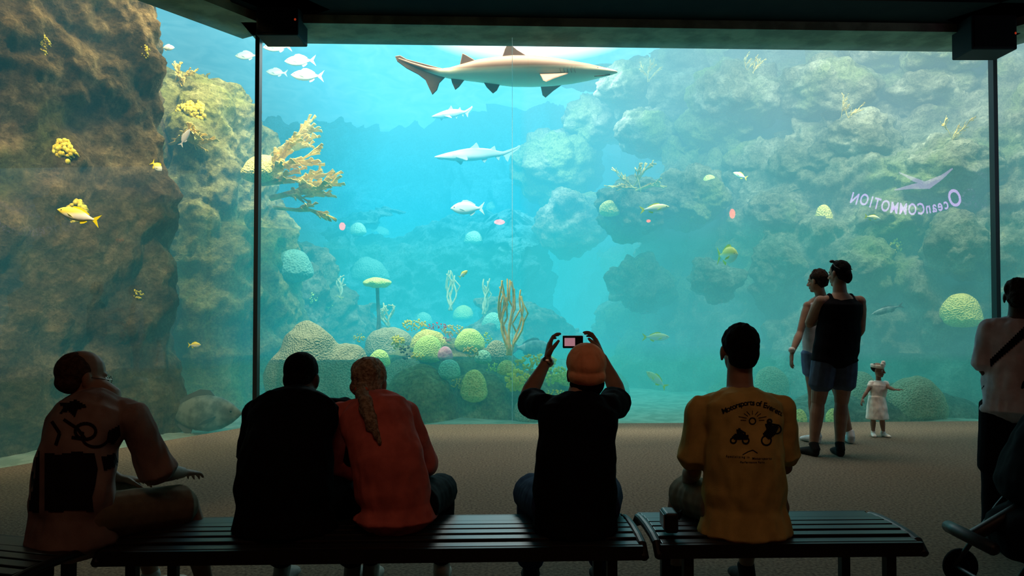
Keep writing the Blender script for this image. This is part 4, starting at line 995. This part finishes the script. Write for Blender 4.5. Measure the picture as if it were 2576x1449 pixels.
m_w = fab('white_cotton', (.90, .84, .74))
mb = MB(); torso(mb, J, 1.15, .012, .3, .95, None, .45)
b = J['pel']; mb.loft([b + UP * .10, b - UP * .02, b - UP * .14], [(.085, .07), (.105, .09), (.118, .10)], n=24, cap=.1)
for S in 'LR': limb(mb, J['sh' + S], J['el' + S], [(0, .03), (.4, .034)], 1, 0, t1=.4); mb.ell(J['sh' + S], (.036,) * 3)
obj('dress', remesh(mb, .005, 2, .006, 18), m_w, pt)
shoes(pt, J, fab('white_shoe', (.8, .76, .7)), .45)
hairm(pt, J, bpy.data.materials['hair_brown'], [((0, -.030, .034), (.077, .086, .076))], .66, vox=.004, wr=.003)
mb = MB(); R = J['HR']; h = J['head']
for k in range(6): mb.ell(h + R @ (V((.022, .035, .072)) + V((.024 * math.cos(k), .016, .022 * math.sin(k)))), (.020, .016, .020))
ring = [h + R @ V((.058 * math.cos(a), .066 * math.sin(a) - .012, .042)) for a in [k * math.pi / 10 for k in range(21)]]
mb.loft(ring, [(.018, .005)] * 21, lat=UP, n=8); obj('headband', mb, m_w, pt)
# woman at the stroller
J, f, r, s = standing(2.88, 4.35, 1.58, .5, .9, head=(.6, -.1))
J['head'] = W(2562, 748, 4.35); J['neck'] = W(2560, 800, 4.35)
J['shL'] = J['neck'] - r * .15 - UP * .06; J['shR'] = J['neck'] + r * .15 - UP * .06
J['elL'] = J['shL'] + V((-.02, .0, -.24)); J['wrL'] = J['elL'] + V((.12, -.02, -.16)); J['elR'] = J['shR'] + V((.05, 0, -.25))
ph = human('person in white shirt with dark shoulder strap standing by a stroller', J, dict(w=.9, s=s, skin=skinD), V((2.86, 4.35, 0)))
hs = shirt(ph, J, fab('white_shirt', (.58, .58, .66)), s, .98, sl=.9, ext=.06, slr=1.3, fl=.01); pants(ph, J, bpy.data.materials['black_trousers'], s, 1.0, end=1, long=.9, name='trousers'); shoes(ph, J, bpy.data.materials['shoe_dark'], s)
hairm(ph, J, bpy.data.materials['hair_brown'], SHORT + [((0, -.09, -.01), (.05, .05, .06))], s, wr=.008)
decal(bvh_of(hs), fill([(2576, 822), (2576, 850), (2500, 915), (2492, 925), (2490, 905)], 5), bpy.data.materials['black_cotton'], 'shoulder_strap', ph, .006)

# ================================================================= stroller
sx0 = 2.54; sy0 = 3.62
e = empty('stroller', V((sx0, sy0, 0)), label='dark fabric baby stroller with black frame', category='stroller')
mfab = fab('stroller_fabric', (.003, .003, .004))
mb = MB(); mb.loft([V((sx0 - .16, sy0, .30)), V((sx0, sy0, .36)), V((sx0 + .2, sy0, .48)), V((sx0 + .33, sy0, .75)), V((sx0 + .36, sy0, .95))], [(.2, .13), (.22, .15), (.23, .15), (.22, .12), (.18, .08)], lat=V((0, 1, 0)), n=20)
obj('seat', remesh(mb, .012, 3, .01), mfab, e)
mb = MB(); mb.loft([V((sx0 + .40, sy0, 1.0)), V((sx0 + .22, sy0, .88)), V((sx0 + .05, sy0, .68)), V((sx0 - .08, sy0, .50))], [(.22, .12), (.24, .19), (.24, .19), (.22, .12)], lat=V((0, 1, 0)), n=24)
obj('canopy', remesh(mb, .012, 2, .012), mfab, e)
mb = MB()
for g in (-.2, .2):
    mb.loft([V((sx0 - .32, sy0 + g, .10)), V((sx0 - .1, sy0 + g, .40)), V((sx0 + .3, sy0 + g, .85)), V((sx0 + .42, sy0 + g, 1.02))], [.012] * 4, lat=V((0, 1, 0)))
    mb.loft([V((sx0 + .05, sy0 + g, .55)), V((sx0 + .28, sy0 + g, .12))], [.012] * 2, lat=V((0, 1, 0)))
mb.loft([V((sx0 + .42, sy0 - .2, 1.02)), V((sx0 + .46, sy0, 1.05)), V((sx0 + .42, sy0 + .2, 1.02))], [.016] * 3, lat=UP)
mb.loft([V((sx0 - .32, sy0 - .2, .10)), V((sx0 - .32, sy0 + .2, .10))], [.01] * 2, lat=UP); mb.loft([V((sx0 + .28, sy0 - .2, .12)), V((sx0 + .28, sy0 + .2, .12))], [.01] * 2, lat=UP)
mb.loft([V((sx0 - .36, sy0 - .18, .30)), V((sx0 - .42, sy0, .33)), V((sx0 - .36, sy0 + .18, .30))], [.03] * 3, lat=UP)
mb.loft([V((sx0 - .36, sy0, .30)), V((sx0 - .1, sy0, .45))], [.03] * 2, lat=UP)
obj('frame', mb, m_black, e)
m_rub = M('rubber', (.004, .004, .004), .9, spec=.1); m_hub = M('hub_dark', (.005, .005, .005), .8, spec=.1)
for x in (sx0 - .28, sx0 + .28):
    for g in (-.22, .22):
        mb = MB(); c = V((x, sy0 + g, .09)); ring = [c + V((.068 * math.cos(a), 0, .068 * math.sin(a))) for a in [k * math.pi / 12 for k in range(25)]]
        mb.loft(ring, [.021] * 25, lat=V((0, 1, 0)), n=10)
        mb.loft([c - V((0, .012, 0)), c + V((0, .012, 0))], [.05, .05], lat=UP, n=20, mi=1)
        mb.ell(c, (.022, .025, .022), mi=1); obj('wheel', mb, [m_rub, m_hub], e)

# ================================================================= benches
m_bench = M('bench_metal', (.012, .012, .013), .38, (.017, .017, .018), 8, metal=.2)
m_leg = M('bench_leg', (.005, .005, .005), .5)
def bench(c, L, D, ang, label):
    R = Matrix.Rotation(ang, 3, 'Z'); c = V(c); e = empty('bench', c, label=label, category='bench', group='slatted metal benches facing the window')
    mb = MB(); n = 7; sw = D / n
    def zz(t): return .45 - .022 * abs(t) ** 2.5
    for k in range(n):
        t = (k + .5) / n * 2 - 1; p = V((0, t * D / 2, zz(t) - .011)); mb.box(c + R @ p, (L / 2 - .03, sw * .42, .011), R)
    obs = obj('seat', mb, m_bench, e, smooth=False); bv = obs.modifiers.new('b', 'BEVEL'); bv.width = .004; bv.segments = 2
    mb = MB()
    for g in (-1, 1):
        pts = [c + R @ V((g * (L / 2 - .015), t * (D / 2 + .01), zz(t) - .012 - (.03 if abs(t) > .98 else 0))) for t in [-1, -.8, -.5, 0, .5, .8, 1]]
        mb.loft(pts, [(.020, .017)] * 7, lat=R @ V((1, 0, 0)), n=12)
        mb.box(c + R @ V((0, g * (D / 2 + .005), .405)), (L / 2 - .02, .009, .028), R)
    mb.box(c + R @ V((0, 0, .40)), (L / 2 - .03, .02, .02), R)
    obj('frame', mb, m_leg, e, smooth=False)
    for gx in (-1, 1):
        for gy in (-1, 1):
            mb = MB(); mb.box(c + R @ V((gx * (L / 2 - .14), gy * (D / 2 - .03), .195)), (.02, .02, .195), R); mb.box(c + R @ V((gx * (L / 2 - .14), gy * (D / 2 - .03), .008)), (.032, .032, .008), R)
            obj('leg', mb, m_leg, e, smooth=False)
bench((-.56, 3.27, 0), 2.20, .46, .035, 'long black slatted metal bench with curved end rims')
bench((1.135, 3.34, 0), 1.12, .46, .03, 'short black slatted metal bench with curved end rims')
bench((-2.34, 3.02, 0), 1.3, .46, -.25, 'black slatted metal bench set at an angle')
c = W(1684, 1310, 3.2); c.z = .455 + .045
e = empty('camcorder', V((c.x, c.y, .455)), label='small black camcorder resting on the bench', category='camcorder')
mb = MB(); mb.box(c, (.028, .055, .042)); a = obj('camcorder_body', mb, m_black, e, smooth=False); bv = a.modifiers.new('b', 'BEVEL'); bv.width = .012; bv.segments = 3
mb = MB(); mb.loft([c + V((0, .05, .008)), c + V((0, .085, .008))], [.026, .024], n=20); obj('lens', mb, m_black, e)
mb = MB(); mb.box(c + V((-.031, 0, .005)), (.002, .04, .028)); obj('screen', mb, M('screen_grey', (.2, .2, .2), .3), e, smooth=False)
mb = MB(); mb.loft([c + V((.03, -.04, .02)), c + V((.05, -.01, .035)), c + V((.05, .02, .02)), c + V((.03, .04, .0))], [(.012, .003)] * 4, lat=UP); obj('strap', mb, m_rub, e)

# ================================================================= hanging sign and wall lamps inside the hall, seen as reflections in the glass
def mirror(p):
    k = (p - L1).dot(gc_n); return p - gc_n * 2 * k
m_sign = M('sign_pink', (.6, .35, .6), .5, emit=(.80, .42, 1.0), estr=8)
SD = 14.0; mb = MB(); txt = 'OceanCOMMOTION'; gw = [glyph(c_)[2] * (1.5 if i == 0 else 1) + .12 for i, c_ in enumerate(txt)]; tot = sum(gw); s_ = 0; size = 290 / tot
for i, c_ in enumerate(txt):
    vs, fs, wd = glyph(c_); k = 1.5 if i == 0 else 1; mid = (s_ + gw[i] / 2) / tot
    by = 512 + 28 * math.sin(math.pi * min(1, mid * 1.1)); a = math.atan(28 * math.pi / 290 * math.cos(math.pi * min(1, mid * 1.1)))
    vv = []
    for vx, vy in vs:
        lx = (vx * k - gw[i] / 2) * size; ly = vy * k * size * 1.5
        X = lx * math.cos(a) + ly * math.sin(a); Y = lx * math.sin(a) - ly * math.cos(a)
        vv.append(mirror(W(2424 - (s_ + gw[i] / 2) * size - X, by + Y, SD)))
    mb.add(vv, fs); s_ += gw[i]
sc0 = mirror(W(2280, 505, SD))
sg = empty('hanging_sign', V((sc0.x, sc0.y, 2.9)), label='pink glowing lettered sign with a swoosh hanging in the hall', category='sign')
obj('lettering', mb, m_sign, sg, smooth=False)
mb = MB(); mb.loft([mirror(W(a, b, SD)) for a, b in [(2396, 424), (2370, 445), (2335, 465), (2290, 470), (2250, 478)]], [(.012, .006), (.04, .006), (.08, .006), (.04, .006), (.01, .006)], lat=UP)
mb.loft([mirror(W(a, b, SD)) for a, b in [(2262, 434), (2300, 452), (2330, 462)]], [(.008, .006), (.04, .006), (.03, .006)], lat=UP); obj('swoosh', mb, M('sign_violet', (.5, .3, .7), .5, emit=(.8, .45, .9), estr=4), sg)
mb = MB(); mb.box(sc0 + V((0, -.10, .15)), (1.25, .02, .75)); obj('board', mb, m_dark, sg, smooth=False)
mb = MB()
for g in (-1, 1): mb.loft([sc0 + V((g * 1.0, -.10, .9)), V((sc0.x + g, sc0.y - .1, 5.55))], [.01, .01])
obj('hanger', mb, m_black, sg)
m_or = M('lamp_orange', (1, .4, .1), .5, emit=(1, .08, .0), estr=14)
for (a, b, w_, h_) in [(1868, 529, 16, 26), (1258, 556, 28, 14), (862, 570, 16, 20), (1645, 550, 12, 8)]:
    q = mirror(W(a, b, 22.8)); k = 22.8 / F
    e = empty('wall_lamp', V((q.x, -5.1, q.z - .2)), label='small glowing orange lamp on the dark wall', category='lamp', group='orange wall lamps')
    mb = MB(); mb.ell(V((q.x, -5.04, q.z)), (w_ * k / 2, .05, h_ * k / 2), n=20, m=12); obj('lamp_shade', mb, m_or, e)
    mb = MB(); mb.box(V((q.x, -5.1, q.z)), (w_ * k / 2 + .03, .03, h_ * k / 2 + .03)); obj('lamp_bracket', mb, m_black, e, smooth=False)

# ================================================================= lights
def area(name, loc, rot, sx_, sy_, e, col, spread=180):
    l = bpy.data.lights.new(name, 'AREA'); l.shape = 'RECTANGLE'; l.size = sx_; l.size_y = sy_; l.energy = e; l.color = col; l.spread = math.radians(spread)
    o = bpy.data.objects.new(name, l); sc.collection.objects.link(o); o.location = loc; o.rotation_euler = rot; return o
area('tank_lamp_center', (.1, 15.6, 6.9), (0, 0, 0), 2.4, 1.6, 650, (1, .97, .85))
area('tank_fill_front', (-.6, 9.75, 6.85), (math.radians(20), 0, 0), 4.6, .8, 1050, (1, .92, .66))  # added fill behind the lintel, lights rocks and corals from the front
area('tank_fill_right', (4.3, 9.95, 6.85), (math.radians(20), 0, 0), 4.6, .8, 900, (1, .92, .70))  # added fill behind the lintel for the reef wall
area('tank_fill_left', (-3.7, 9.4, 6.8), (math.radians(14), math.radians(-8), 0), 1.2, 1.0, 420, (1, .84, .44))  # added warm fill for the olive outcrop
o = area('rock_fill_strip', (-4.72, 6.75, 5.9), (0, 0, 0), 3.6, .25, 90, (1, .68, .32))  # added warm strip to brighten the glass side of the brown column
o.rotation_euler = Matrix.Rotation(math.atan2(.854, .52), 3, 'Z').to_euler()
o = area('hall_rock_fill', (-3.1, 5.0, 5.4), (0, 0, 0), .5, .5, 62, (1, .82, .55), 70)  # added fill from the hall side for the left rocks and corals
o.rotation_euler = (V((-5.2, 7.6, 2.6)) - V((-3.1, 5.0, 5.4))).to_track_quat('-Z', 'Y').to_euler()
area('hall_downlight', (1.4, 7.5, 5.5), (math.radians(4), 0, 0), 6, .8, 24, (1, .84, .66), 80)
area('hall_warm', (0.3, .2, 5.4), (math.radians(32), 0, 0), 4, 1, 3.2, (1, .56, .34), 70)
wd = bpy.data.worlds.new('world'); sc.world = wd; wd.use_nodes = True
wd.node_tree.nodes['Background'].inputs[0].default_value = (.01, .008, .008, 1); wd.node_tree.nodes['Background'].inputs[1].default_value = .3
